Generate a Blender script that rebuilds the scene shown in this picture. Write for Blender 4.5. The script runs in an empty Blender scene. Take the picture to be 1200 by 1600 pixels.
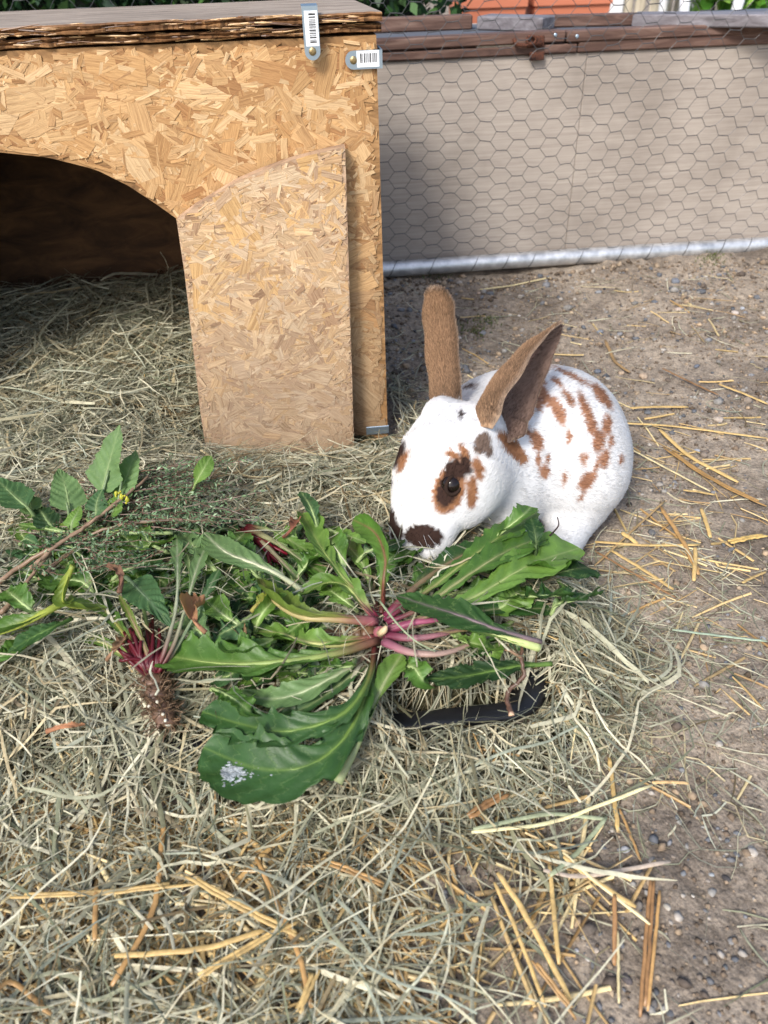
import bpy, math, random
import numpy as np
from mathutils import Vector, Matrix
RNG = np.random.default_rng(7)
random.seed(7)
scene = bpy.context.scene
COL = scene.collection

# ------------------------------------------------------------------ camera
CAM_H, PITCH, ROLL, FOC = 0.5, math.radians(37), math.radians(2.0), 1200.0
cam_d = bpy.data.cameras.new('camera')
cam = bpy.data.objects.new('camera', cam_d)
COL.objects.link(cam)
cam_d.sensor_fit = 'VERTICAL'
cam_d.sensor_height = 36.0
cam_d.lens = 36.0 * FOC / 1600.0
cam_d.clip_start = 0.02
cam_d.clip_end = 200
cam.location = (0, 0, CAM_H)
_r = np.array([1, 0, 0.]); _u = np.array([0, math.sin(PITCH), math.cos(PITCH)]); _f = np.array([0, math.cos(PITCH), -math.sin(PITCH)])
R2 = _r * math.cos(ROLL) - _u * math.sin(ROLL)
U2 = _u * math.cos(ROLL) + _r * math.sin(ROLL)
cam.matrix_world = Matrix(((R2[0], U2[0], -_f[0], 0), (R2[1], U2[1], -_f[1], 0), (R2[2], U2[2], -_f[2], CAM_H), (0, 0, 0, 1)))
cam_d.dof.use_dof = True
cam_d.dof.focus_distance = 0.72
cam_d.dof.aperture_fstop = 9.0
scene.camera = cam

# ------------------------------------------------------------------ sky and sun
SUN_EL, SUN_AZ = math.radians(44), math.radians(30)     # azimuth: how far the sun stands to the left of straight behind the camera
w = bpy.data.worlds.new('World')
scene.world = w
w.use_nodes = True
nt = w.node_tree
bgn = nt.nodes['Background']
sky = nt.nodes.new('ShaderNodeTexSky')
sky.sky_type = 'NISHITA'
sky.sun_disc = False
sky.sun_elevation = SUN_EL
sun_vec = Vector((-math.sin(SUN_AZ) * math.cos(SUN_EL), -math.cos(SUN_AZ) * math.cos(SUN_EL), math.sin(SUN_EL)))
sky.sun_rotation = math.atan2(sun_vec.x, sun_vec.y)
sky.air_density = 1.0
sky.dust_density = 2.5
sky.ozone_density = 1.0
nt.links.new(sky.outputs[0], bgn.inputs[0])
bgn.inputs[1].default_value = 0.15
sd = bpy.data.lights.new('sun', 'SUN')
sd.energy = 2.3
sd.angle = math.radians(14.0)
sd.color = (1.0, 0.975, 0.935)
sun = bpy.data.objects.new('sun', sd)
COL.objects.link(sun)
sun.rotation_euler = sun_vec.to_track_quat('Z', 'Y').to_euler()
scene.view_settings.view_transform = 'Standard'
scene.view_settings.look = 'None'
scene.view_settings.exposure = 0.74
scene.view_settings.gamma = 1.0
scene.view_settings.use_curve_mapping = False
scene.render.engine = 'CYCLES'
scene.cycles.max_bounces = 6
scene.cycles.use_denoising = True

# ------------------------------------------------------------------ helpers
C0 = np.array([0, 0, CAM_H])
def ray(x, y):
    return _f + R2 * (x - 600) / FOC - U2 * (y - 800) / FOC
def G(x, y, z=0.0):
    """point at height z that the survey of the photograph puts at (x, y)"""
    d = ray(x, y)
    return C0 + d * ((z - CAM_H) / d[2])
def onplane(x, y, p, n):
    d = ray(x, y)
    return C0 + d * (np.dot(np.asarray(p) - C0, n) / np.dot(d, n))
def proj(P):
    q = np.atleast_2d(P) - C0
    wd = q @ _f
    return 600 + FOC * (q @ R2) / wd, 800 - FOC * (q @ U2) / wd
def lin(c):
    c = c / 255.0
    return c / 12.92 if c <= 0.04045 else ((c + 0.055) / 1.055) ** 2.4
def rgb(r, g, b):
    return (lin(r), lin(g), lin(b))
def rgba(r, g, b):
    return (lin(r), lin(g), lin(b), 1)
def sm(a, b, x):
    t = np.clip((x - a) / (b - a), 0, 1)
    return t * t * (3 - 2 * t)
def hash2(i, j, s):
    h = (i.astype(np.int64) * 374761393 + j.astype(np.int64) * 668265263 + s * 1442695041) & 0xffffffff
    h = ((h ^ (h >> 13)) * 1274126177) & 0xffffffff
    return ((h ^ (h >> 16)) & 0xffff) / 65535.0
def vnoise(x, y, s=0):
    xi, yi = np.floor(x), np.floor(y)
    xf, yf = x - xi, y - yi
    xf = xf * xf * (3 - 2 * xf); yf = yf * yf * (3 - 2 * yf)
    xi = xi.astype(np.int64); yi = yi.astype(np.int64)
    a, b = hash2(xi, yi, s), hash2(xi + 1, yi, s)
    c, d = hash2(xi, yi + 1, s), hash2(xi + 1, yi + 1, s)
    return (a * (1 - xf) + b * xf) * (1 - yf) + (c * (1 - xf) + d * xf) * yf
def fbm(x, y, s=0, o=4):
    r, a, t = 0, 0.5, 0
    for k in range(o):
        r = r + a * vnoise(x * 2 ** k + 17.3 * k, y * 2 ** k - 9.1 * k, s + k); t += a; a *= 0.5
    return r / t

def mesh_obj(name, V, F, mat=None, parent=None, col=None, uv=None, smooth=False, mats=None, midx=None):
    """V (n,3), F list or (m,k) array, optional point colours, uv per vertex"""
    me = bpy.data.meshes.new(name)
    V = np.asarray(V, dtype=np.float32)
    if isinstance(F, np.ndarray) and F.ndim == 2:
        m, k = F.shape
        me.vertices.add(len(V)); me.vertices.foreach_set('co', V.ravel())
        me.loops.add(m * k); me.loops.foreach_set('vertex_index', F.astype(np.int32).ravel())
        me.polygons.add(m)
        me.polygons.foreach_set('loop_start', np.arange(0, m * k, k, dtype=np.int32))
        me.polygons.foreach_set('loop_total', np.full(m, k, dtype=np.int32))
        me.update(calc_edges=True)
    else:
        me.from_pydata(V.tolist(), [], [list(map(int, f)) for f in F])
    me.validate(verbose=False)
    if col is not None:
        c = np.asarray(col, dtype=np.float32)
        if c.shape[1] == 3:
            c = np.hstack([c, np.ones((len(c), 1), np.float32)])
        a = me.attributes.new('Col', 'FLOAT_COLOR', 'POINT')
        a.data.foreach_set('color', c.ravel())
    if uv is not None:
        ul = me.uv_layers.new(name='UVMap')
        li = np.zeros(len(me.loops), np.int32); me.loops.foreach_get('vertex_index', li)
        ul.data.foreach_set('uv', np.asarray(uv, np.float32)[li].ravel())
    if smooth:
        me.polygons.foreach_set('use_smooth', np.ones(len(me.polygons), bool))
    for m_ in (mats or ([mat] if mat else [])):
        me.materials.append(m_)
    if midx is not None:
        me.polygons.foreach_set('material_index', np.asarray(midx, np.int32))
    o = bpy.data.objects.new(name, me)
    COL.objects.link(o)
    if parent is not None:
        o.parent = parent
    return o
def thing(name, label, cat, loc=(0, 0, 0), rz=0.0, group=None):
    o = bpy.data.objects.new(name, None)
    o.empty_display_size = 0.02
    COL.objects.link(o)
    o.location = loc; o.rotation_euler = (0, 0, rz)
    o['label'] = label; o['category'] = cat
    if group: o['group'] = group
    return o
def tag(o, label=None, cat=None, group=None, kind=None):
    if label: o['label'] = label
    if cat: o['category'] = cat
    if group: o['group'] = group
    if kind: o['kind'] = kind
    return o

class MB:
    """collects shapes into one mesh"""
    def __init__(s): s.V = []; s.F = []; s.C = []; s.n = 0
    def add(s, V, F, c=(1, 1, 1)):
        V = np.asarray(V, float)
        s.V.append(V); s.F += [[i + s.n for i in f] for f in F]
        s.C.append(np.tile(np.asarray(c, float)[None, :3], (len(V), 1)) if np.ndim(c) == 1 else np.asarray(c))
        s.n += len(V); return s
    def box(s, c, h, ax=None, col=(1, 1, 1), bev=0.0):
        """centre, half sizes, 3 axes; bevelled along all edges when bev > 0"""
        A = np.eye(3) if ax is None else np.asarray(ax, float)
        c = np.asarray(c, float); h = np.asarray(h, float)
        if bev <= 0:
            P = [(x, y, z) for x in (-1, 1) for y in (-1, 1) for z in (-1, 1)]
            V = [c + (np.array(p) * h) @ A for p in P]
            F = [(0, 1, 3, 2), (4, 6, 7, 5), (0, 4, 5, 1), (2, 3, 7, 6), (0, 2, 6, 4), (1, 5, 7, 3)]
            return s.add(V, F, col)
        b = min(bev, h.min() * 0.9)
        V = []; ix = {}
        for sx in (-1, 1):
            for sy in (-1, 1):
                for sz in (-1, 1):
                    for k in range(3):
                        q = h - b; q = q.copy(); q[k] = h[k]
                        ix[(sx, sy, sz, k)] = len(V)
                        V.append(c + (np.array([sx, sy, sz]) * q) @ A)
        F = []
        for k in range(3):
            a_, b_ = [i for i in range(3) if i != k]
            for sg in (-1, 1):
                q = []
                for (p1, p2) in ((-1, -1), (1, -1), (1, 1), (-1, 1)):
                    t = [0, 0, 0]; t[k] = sg; t[a_] = p1; t[b_] = p2
                    q.append(ix[(*t, k)])
                F.append(q)
        for k in range(3):
            a_, b_ = [i for i in range(3) if i != k]
            for p1 in (-1, 1):
                for p2 in (-1, 1):
                    t0 = [0, 0, 0]; t0[k] = -1; t0[a_] = p1; t0[b_] = p2
                    t1 = list(t0); t1[k] = 1
                    F.append([ix[(*t0, a_)], ix[(*t1, a_)], ix[(*t1, b_)], ix[(*t0, b_)]])
        for key in [(x, y, z) for x in (-1, 1) for y in (-1, 1) for z in (-1, 1)]:
            F.append([ix[(*key, 0)], ix[(*key, 1)], ix[(*key, 2)]])
        return s.add(V, F, col)
    def tube(s, P, R, n=8, col=(1, 1, 1), cap=True, flat=None):
        P = np.asarray(P, float); m = len(P)
        R = np.full(m, R) if np.ndim(R) == 0 else np.asarray(R, float)
        T = np.gradient(P, axis=0); T /= np.linalg.norm(T, axis=1)[:, None] + 1e-12
        up = np.array([0, 0, 1.]) if abs(T[0][2]) < 0.9 else np.array([1., 0, 0])
        V = []
        for i in range(m):
            a = np.cross(T[i], up); a /= np.linalg.norm(a) + 1e-12
            b = np.cross(a, T[i]); up = b
            for k in range(n):
                th = 2 * math.pi * k / n
                V.append(P[i] + R[i] * (math.cos(th) * a + math.sin(th) * b * (flat or 1)))
        F = [[i * n + k, i * n + (k + 1) % n, (i + 1) * n + (k + 1) % n, (i + 1) * n + k] for i in range(m - 1) for k in range(n)]
        if cap:
            F += [list(range(n))[::-1], [(m - 1) * n + k for k in range(n)]]
        cc = col if np.ndim(col) == 1 else np.repeat(np.asarray(col), n, axis=0)
        return s.add(V, F, cc)
    def prism(s, poly, y0, y1, frame=None, col=(1, 1, 1)):
        """poly in (x, z), extruded from y0 to y1"""
        n = len(poly)
        V = [(p[0], y0, p[1]) for p in poly] + [(p[0], y1, p[1]) for p in poly]
        F = [list(range(n)), list(range(n, 2 * n))[::-1]] + [[i, i + n, (i + 1) % n + n, (i + 1) % n] for i in range(n)]
        if frame is not None: V = [frame(v) for v in V]
        return s.add(V, F, col)
    def sphere(s, c, r, nu=16, nv=10, ax=None, col=(1, 1, 1)):
        r = np.full(3, r) if np.ndim(r) == 0 else np.asarray(r)
        A = np.eye(3) if ax is None else np.asarray(ax)
        V = [np.asarray(c) + (np.array([0, 0, 1]) * r) @ A]
        for j in range(1, nv):
            for i in range(nu):
                a, b = 2 * math.pi * i / nu, math.pi * j / nv
                V.append(np.asarray(c) + (np.array([math.cos(a) * math.sin(b), math.sin(a) * math.sin(b), math.cos(b)]) * r) @ A)
        V.append(np.asarray(c) + (np.array([0, 0, -1]) * r) @ A)
        F = [[0, 1 + i, 1 + (i + 1) % nu] for i in range(nu)]
        for j in range(nv - 2):
            F += [[1 + j * nu + i, 1 + (j + 1) * nu + i, 1 + (j + 1) * nu + (i + 1) % nu, 1 + j * nu + (i + 1) % nu] for i in range(nu)]
        e = len(V) - 1; b0 = 1 + (nv - 2) * nu
        F += [[e, b0 + (i + 1) % nu, b0 + i] for i in range(nu)]
        return s.add(V, F, col)
    def build(s, name, mat=None, parent=None, smooth=False, usecol=False):
        V = np.vstack(s.V)
        return mesh_obj(name, V, s.F, mat, parent, col=np.vstack(s.C) if usecol else None, smooth=smooth)

# ------------------------------------------------------------------ materials
def newmat(name, base=(0.5, 0.5, 0.5), rough=0.7, metal=0.0, spec=0.5):
    m = bpy.data.materials.new(name)
    m.use_nodes = True
    b = m.node_tree.nodes['Principled BSDF']
    b.inputs['Base Color'].default_value = (*base[:3], 1)
    b.inputs['Roughness'].default_value = rough
    b.inputs['Metallic'].default_value = metal
    b.inputs['Specular IOR Level'].default_value = spec
    return m, m.node_tree, b
def nd(t, typ, **kw):
    n = t.nodes.new(typ)
    for k, v in kw.items():
        setattr(n, k, v)
    return n
def noise(t, scale, detail=4, rough=0.6, vec=None, dist=0.0):
    n = nd(t, 'ShaderNodeTexNoise')
    n.inputs['Scale'].default_value = scale; n.inputs['Detail'].default_value = detail
    n.inputs['Roughness'].default_value = rough; n.inputs['Distortion'].default_value = dist
    if vec is not None: t.links.new(vec, n.inputs['Vector'])
    return n
def ramp(t, fac, stops):
    r = nd(t, 'ShaderNodeValToRGB')
    e = r.color_ramp.elements
    while len(e) < len(stops): e.new(0.5)
    for k, (p, c) in enumerate(stops):
        e[k].position = p; e[k].color = (*c[:3], 1)
    t.links.new(fac, r.inputs[0])
    return r
def mixc(t, fac, a, b, mode='MIX'):
    m = nd(t, 'ShaderNodeMix', data_type='RGBA', blend_type=mode)
    for s_, v in ((0, fac), (6, a), (7, b)):
        if hasattr(v, 'links'): t.links.new(v, m.inputs[s_])
        elif s_ == 0: m.inputs[0].default_value = v
        else: m.inputs[s_].default_value = (*v[:3], 1)
    return m.outputs[2]
def mapping(t, scale, src='Object', rot=(0, 0, 0)):
    tc = nd(t, 'ShaderNodeTexCoord'); mp = nd(t, 'ShaderNodeMapping')
    mp.inputs['Scale'].default_value = scale; mp.inputs['Rotation'].default_value = rot
    t.links.new(tc.outputs[src], mp.inputs[0])
    return mp.outputs[0]
def bump(t, b, h, strength=0.5, dist=0.002):
    n = nd(t, 'ShaderNodeBump'); n.inputs['Strength'].default_value = strength; n.inputs['Distance'].default_value = dist
    t.links.new(h, n.inputs['Height']); t.links.new(n.outputs[0], b.inputs['Normal'])
    return n
def attr(t, name='Col'):
    a = nd(t, 'ShaderNodeAttribute'); a.attribute_name = name
    return a.outputs['Color']
M = {}
# dirt
m, t, b = newmat('dirt', rough=0.95, spec=0.2); M['dirt'] = m
v = mapping(t, (1, 1, 1))
n1 = noise(t, 6, 6, 0.65, v); n2 = noise(t, 90, 5, 0.7, v); n3 = noise(t, 420, 3, 0.7, v)
c1 = ramp(t, n1.outputs['Fac'], [(0.32, rgb(104, 94, 84)), (0.5, rgb(140, 128, 114)), (0.68, rgb(164, 151, 134))])
c2 = ramp(t, n2.outputs['Fac'], [(0.3, (0.45, 0.43, 0.41)), (0.52, (1, 1, 1)), (0.75, (1.45, 1.42, 1.36))])
c3 = ramp(t, n3.outputs['Fac'], [(0.32, (0.5, 0.5, 0.5)), (0.5, (1, 1, 1)), (0.72, (1.5, 1.5, 1.48))])
x = mixc(t, 0.9, c1.outputs[0], c2.outputs[0], 'MULTIPLY'); x = mixc(t, 0.8, x, c3.outputs[0], 'MULTIPLY')
t.links.new(x, b.inputs['Base Color'])
vo = nd(t, 'ShaderNodeTexVoronoi'); vo.inputs['Scale'].default_value = 260; t.links.new(v, vo.inputs['Vector'])
ad = nd(t, 'ShaderNodeMath', operation='MULTIPLY_ADD'); t.links.new(n2.outputs['Fac'], ad.inputs[0]); ad.inputs[1].default_value = 1.6; t.links.new(n3.outputs['Fac'], ad.inputs[2])
ad2 = nd(t, 'ShaderNodeMath', operation='SUBTRACT'); t.links.new(ad.outputs[0], ad2.inputs[0]); t.links.new(vo.outputs['Distance'], ad2.inputs[1])
bump(t, b, ad2.outputs[0], 0.6, 0.002)
# generic vertex coloured stone
m, t, b = newmat('stone', rough=0.85, spec=0.3); M['stone'] = m
oi = attr(t); nn = noise(t, 300, 4, 0.6, mapping(t, (1, 1, 1)))
c2 = ramp(t, nn.outputs['Fac'], [(0.3, (0.65, 0.65, 0.65)), (0.7, (1.2, 1.2, 1.2))])
t.links.new(mixc(t, 1.0, oi, c2.outputs[0], 'MULTIPLY'), b.inputs['Base Color']); bump(t, b, nn.outputs['Fac'], 0.4, 0.001)
# dry grass (hay / straw)
def grassmat(name, rough, transl, spec=0.35):
    m = bpy.data.materials.new(name); m.use_nodes = True; t = m.node_tree; b = t.nodes['Principled BSDF']
    b.inputs['Roughness'].default_value = rough; b.inputs['Specular IOR Level'].default_value = spec
    a = attr(t)
    n_ = noise(t, 1.0, 3, 0.6, mapping(t, (350, 350, 350)))
    r_ = ramp(t, n_.outputs['Fac'], [(0.3, (0.7, 0.7, 0.68)), (0.7, (1.15, 1.15, 1.12))])
    c = mixc(t, 0.8, a, r_.outputs[0], 'MULTIPLY')
    t.links.new(c, b.inputs['Base Color'])
    if transl:
        tr = nd(t, 'ShaderNodeBsdfTranslucent'); t.links.new(c, tr.inputs[0])
        mx = nd(t, 'ShaderNodeMixShader'); mx.inputs[0].default_value = transl
        t.links.new(b.outputs[0], mx.inputs[1]); t.links.new(tr.outputs[0], mx.inputs[2])
        t.links.new(mx.outputs[0], t.nodes['Material Output'].inputs[0])
    return m
M['hay'] = grassmat('dry_hay', 0.65, 0.22)
M['straw'] = grassmat('golden_straw', 0.42, 0.0, 0.5)
# tangled underlayer of the hay, coloured dark for the shade between the blades
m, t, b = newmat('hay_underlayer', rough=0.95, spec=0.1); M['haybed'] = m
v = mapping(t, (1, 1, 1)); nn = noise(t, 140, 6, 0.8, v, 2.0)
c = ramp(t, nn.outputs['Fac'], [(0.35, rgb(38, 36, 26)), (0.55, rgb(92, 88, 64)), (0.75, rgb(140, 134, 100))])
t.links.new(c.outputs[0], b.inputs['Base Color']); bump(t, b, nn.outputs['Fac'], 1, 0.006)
# wood strands of the board: colour by strand, grain along the strand (uv.x runs along it)
def osbmat(name, rough=0.62, grain=0.75):
    m, t, b = newmat(name, rough=rough, spec=0.35)
    a = attr(t); uvn = nd(t, 'ShaderNodeUVMap'); mp = nd(t, 'ShaderNodeMapping'); mp.inputs['Scale'].default_value = (14, 420, 1)
    t.links.new(uvn.outputs[0], mp.inputs[0])
    g = noise(t, 1.0, 4, 0.65, mp.outputs[0], 0.6)
    mp2 = nd(t, 'ShaderNodeMapping'); mp2.inputs['Scale'].default_value = (60, 900, 1); t.links.new(uvn.outputs[0], mp2.inputs[0])
    g2 = noise(t, 1.0, 3, 0.7, mp2.outputs[0])
    r1 = ramp(t, g.outputs['Fac'], [(0.28, (0.48, 0.38, 0.30)), (0.46, (0.9, 0.86, 0.82)), (0.7, (1.12, 1.12, 1.1))])
    r2 = ramp(t, g2.outputs['Fac'], [(0.3, (0.62, 0.56, 0.5)), (0.55, (1.05, 1.05, 1.05))])
    x = mixc(t, grain, a, r1.outputs[0], 'MULTIPLY'); x = mixc(t, grain, x, r2.outputs[0], 'MULTIPLY')
    # water stains and dirt
    n_ = noise(t, 7, 5, 0.6, mapping(t, (1, 1, 1)), 0.5)
    st = ramp(t, n_.outputs['Fac'], [(0.30, (0.74, 0.70, 0.66)), (0.55, (1, 1, 1))])
    x = mixc(t, 0.5, x, st.outputs[0], 'MULTIPLY')
    t.links.new(x, b.inputs['Base Color'])
    s_ = nd(t, 'ShaderNodeMath', operation='ADD'); t.links.new(g.outputs['Fac'], s_.inputs[0]); t.links.new(g2.outputs['Fac'], s_.inputs[1])
    bump(t, b, s_.outputs[0], 0.6, 0.0006)
    return m
M['osb'] = osbmat('osb_strands'); 
def woodmat(name, dark, mid, light, scale=(3, 60, 60), rough=0.75, extra=None, bstr=0.4):
    m, t, b = newmat(name, rough=rough, spec=0.3)
    v = mapping(t, scale); g = noise(t, 1.0, 6, 0.65, v, 0.8)
    r1 = ramp(t, g.outputs['Fac'], [(0.3, dark), (0.5, mid), (0.72, light)])
    n_ = noise(t, 5, 5, 0.6, mapping(t, (1, 1, 1)))
    st = ramp(t, n_.outputs['Fac'], [(0.36, (0.74, 0.73, 0.72)), (0.56, (1.04, 1.04, 1.04))])
    x = mixc(t, 0.8, r1.outputs[0], st.outputs[0], 'MULTIPLY')
    t.links.new(x, b.inputs['Base Color']); bump(t, b, g.outputs['Fac'], bstr, 0.0012)
    return m
M['osb_base'] = woodmat('board_core', rgb(92, 66, 42), rgb(150, 114, 74), rgb(186, 148, 104), (25, 25, 90))
M['pale_base'] = woodmat('pale_board_core', rgb(120, 98, 80), rgb(166, 138, 112), rgb(196, 168, 140), (25, 25, 90))
M['osb_edge'] = woodmat('board_edge', rgb(70, 46, 28), rgb(124, 88, 55), rgb(176, 134, 90), (18, 18, 420), bstr=1.0)
M['roof_top'] = woodmat('weathered_roof', rgb(96, 84, 72), rgb(146, 132, 118), rgb(178, 164, 148), (10, 70, 70), 0.85, bstr=0.9)
M['inner'] = woodmat('shaded_inner_board', rgb(52, 34, 22), rgb(84, 58, 36), rgb(116, 82, 52), (14, 40, 40))  # wood colour darkened to deepen the shade inside the shelter
M['panel'] = woodmat('pale_plywood', rgb(150, 139, 129), rgb(164, 153, 142), rgb(176, 165, 153), (7, 60, 260), 0.7, bstr=0.08)
M['redwood'] = woodmat('red_brown_wood', rgb(66, 48, 42), rgb(100, 76, 66), rgb(134, 110, 98), (6, 60, 90), 0.7)
M['greywood'] = woodmat('greyed_wood', rgb(86, 80, 82), rgb(114, 109, 112), rgb(142, 138, 142), (6, 60, 90), 0.6)
M['picket'] = woodmat('pale_picket', rgb(150, 140, 122), rgb(190, 180, 160), rgb(214, 206, 188), (60, 60, 5), 0.7)
M['bark'] = woodmat('bark', rgb(60, 44, 34), rgb(110, 86, 66), rgb(150, 126, 100), (60, 60, 60), 0.9, bstr=1.0)
m, t, b = newmat('galvanised', rgb(190, 192, 194), 0.42, 0.75); M['zinc'] = m
nn = noise(t, 60, 5, 0.6, mapping(t, (1, 1, 1)))
c = ramp(t, nn.outputs['Fac'], [(0.3, rgb(172, 174, 176)), (0.7, rgb(222, 223, 224))]); t.links.new(c.outputs[0], b.inputs['Base Color'])
c = ramp(t, nn.outputs['Fac'], [(0.3, (0.38,) * 3), (0.7, (0.55,) * 3)]); t.links.new(c.outputs[0], b.inputs['Roughness'])
M['wire'] = newmat('wire', rgb(92, 91, 90), 0.5, 0.6)[0]
M['black_plastic'] = newmat('black_plastic', (0.012, 0.012, 0.014), 0.32)[0]
M['terracotta'] = newmat('terracotta_plastic', rgb(188, 112, 82), 0.6)[0]
M['white_paint'] = newmat('white_plastic', (0.72, 0.73, 0.74), 0.5)[0]
M['paper'] = newmat('white_sticker', (0.78, 0.8, 0.82), 0.45)[0]
M['ink'] = newmat('black_ink', (0.02, 0.02, 0.02), 0.6)[0]
M['steel'] = newmat('bracket_steel', rgb(168, 186, 200), 0.33, 0.8)[0]
M['brass'] = newmat('screw_brass', rgb(170, 150, 110), 0.35, 0.9)[0]
m, t, b = newmat('rust', rough=0.85, metal=0.2); M['rust'] = m
nn = noise(t, 400, 4, 0.6, mapping(t, (1, 1, 1))); c = ramp(t, nn.outputs['Fac'], [(0.35, rgb(52, 32, 26)), (0.65, rgb(112, 66, 44))]); t.links.new(c.outputs[0], b.inputs['Base Color'])
M['lidmesh'] = newmat('grey_mesh_cover', rgb(88, 92, 100), 0.8)[0]
# living leaves: point colour, side veins from uv
def leafmat(name, rough=0.47, transl=0.22, vein=0.13, spec=0.45):
    m = bpy.data.materials.new(name); m.use_nodes = True; t = m.node_tree; b = t.nodes['Principled BSDF']
    b.inputs['Roughness'].default_value = rough; b.inputs['Specular IOR Level'].default_value = spec
    a = attr(t)
    uvn = nd(t, 'ShaderNodeUVMap'); sp = nd(t, 'ShaderNodeSeparateXYZ'); t.links.new(uvn.outputs[0], sp.inputs[0])
    av = nd(t, 'ShaderNodeMath', operation='ABSOLUTE'); t.links.new(sp.outputs[1], av.inputs[0])
    wob = noise(t, 4, 4, 0.6, uvn.outputs[0])
    m1 = nd(t, 'ShaderNodeMath', operation='MULTIPLY_ADD'); t.links.new(av.outputs[0], m1.inputs[0]); m1.inputs[1].default_value = -0.10; t.links.new(sp.outputs[0], m1.inputs[2])
    m1b = nd(t, 'ShaderNodeMath', operation='MULTIPLY_ADD'); t.links.new(wob.outputs['Fac'], m1b.inputs[0]); m1b.inputs[1].default_value = 0.22; t.links.new(m1.outputs[0], m1b.inputs[2])
    m2 = nd(t, 'ShaderNodeMath', operation='MULTIPLY'); t.links.new(m1b.outputs[0], m2.inputs[0]); m2.inputs[1].default_value = 11.0
    pp = nd(t, 'ShaderNodeMath', operation='PINGPONG'); t.links.new(m2.outputs[0], pp.inputs[0]); pp.inputs[1].default_value = 0.5
    vr = ramp(t, pp.outputs[0], [(0.0, (1, 1, 1)), (0.07, (0, 0, 0))])
    blot = noise(t, 60, 4, 0.6, mapping(t, (1, 1, 1)))
    br = ramp(t, blot.outputs['Fac'], [(0.3, (0.72, 0.76, 0.7)), (0.7, (1.2, 1.18, 1.15))])
    x = mixc(t, 0.8, a, br.outputs[0], 'MULTIPLY')
    vf = nd(t, 'ShaderNodeMath', operation='MULTIPLY'); t.links.new(vr.outputs[0], vf.inputs[0]); vf.inputs[1].default_value = vein
    x = mixc(t, vf.outputs[0], x, rgb(150, 176, 104))
    t.links.new(x, b.inputs['Base Color'])
    hs = nd(t, 'ShaderNodeMath', operation='SUBTRACT'); t.links.new(blot.outputs['Fac'], hs.inputs[0]); t.links.new(vf.outputs[0], hs.inputs[1])
    bn = bump(t, b, hs.outputs[0], 0.7, 0.0012)
    tr = nd(t, 'ShaderNodeBsdfTranslucent'); hue = mixc(t, 1.0, x, (1.1, 1.35, 0.4), 'MULTIPLY'); t.links.new(hue, tr.inputs[0]); t.links.new(bn.outputs[0], tr.inputs['Normal'])
    mx = nd(t, 'ShaderNodeMixShader'); mx.inputs[0].default_value = transl
    t.links.new(b.outputs[0], mx.inputs[1]); t.links.new(tr.outputs[0], mx.inputs[2])
    t.links.new(mx.outputs[0], t.nodes['Material Output'].inputs[0])
    return m
M['leaf'] = leafmat('dandelion_leaf')
M['matt_leaf'] = leafmat('matt_leaf', 0.6, 0.3, 0.2, 0.3)
M['dryleaf'] = leafmat('dry_leaf', 0.8, 0.2, 0.1, 0.2)
M['stem'] = grassmat('plant_stem', 0.4, 0.0)
# ================================================================== ground
def axis_grid(lo, hi, a, b_, fine, n_out):
    o1 = a - (a - lo) * (np.linspace(0, 1, n_out)[1:] ** 2.2)[::-1]
    o2 = b_ + (hi - b_) * (np.linspace(0, 1, n_out)[1:] ** 2.2)
    return np.concatenate([o1, np.arange(a, b_ + 1e-6, fine), o2])
def ground_z(x, y):
    z = (fbm(x * 3.1, y * 3.1, 1, 3) - 0.5) * 0.018
    z = z + (fbm(x * 22, y * 22, 5, 4) - 0.5) * 0.010
    near = np.exp(-((y - (1.345 + 0.088 * x)) / 0.05) ** 2) * sm(0.15, 0.5, x)      # crumbly ridge along the fence
    z = z + near * (0.010 + 0.022 * np.clip(fbm(x * 40, y * 40, 8, 3) - 0.42, 0, 1))
    return z - 0.004
gx = axis_grid(-30, 30, -0.75, 1.0, 0.0055, 26); gy = axis_grid(-8, 50, 0.10, 1.40, 0.0055, 26)
GX, GY = np.meshgrid(gx, gy, indexing='ij')
GZ = ground_z(GX, GY)
fin = ((GX > -0.8) & (GX < 1.1) & (GY > 0.05) & (GY < 1.45))
GZ = np.where(fin, GZ + (fbm(GX * 95, GY * 95, 11, 3) - 0.5) * 0.0045, GZ * 0.6)
nx_, ny_ = GX.shape
ii = (np.arange(nx_ - 1)[:, None] * ny_ + np.arange(ny_ - 1)[None]).ravel()
Fg = np.stack([ii, ii + ny_, ii + ny_ + 1, ii + 1], 1)
gr = mesh_obj('ground', np.stack([GX.ravel(), GY.ravel(), GZ.ravel()], 1), Fg, M['dirt'], smooth=True)
tag(gr, kind='structure')

# ================================================================== shelter of strand board
YAW = math.radians(5)
E_ = np.array([math.cos(YAW), math.sin(YAW), 0]); N_ = np.array([-math.sin(YAW), math.cos(YAW), 0]); Z_ = np.array([0, 0, 1.])
HO = np.array([0.008, 0.815, 0.0])
AX = np.array([E_, N_, Z_])
def hf(p): return HO + E_ * p[0] + N_ * p[1] + Z_ * p[2]           # shelter frame: along, back, up
def hs(px, py, d=0.0):                                            # (along, up) on the plane d behind the front
    q = onplane(px, py, hf((0, d, 0)), N_) - HO
    return q @ E_, q[2]
shelter = thing('animal_shelter', 'strand board shelter with an arched doorway and weathered double layer roof', 'shelter', tuple(HO), YAW)
def par(o, root):       # keep world coordinates while parenting
    bpy.context.view_layer.update()
    o.parent = root; o.matrix_parent_inverse = root.matrix_world.inverted(); return o
WID, DEP, HGT, TH = 0.74, 0.40, 0.4265, 0.012
ARC = [hs(*p) for p in ((0, 238), (75, 246), (150, 265), (200, 290), (240, 316), (275, 341))]
AX_ = sorted([(a, z) for a, z in ARC])
ac = -0.385                                                        # middle of the arch
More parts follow.
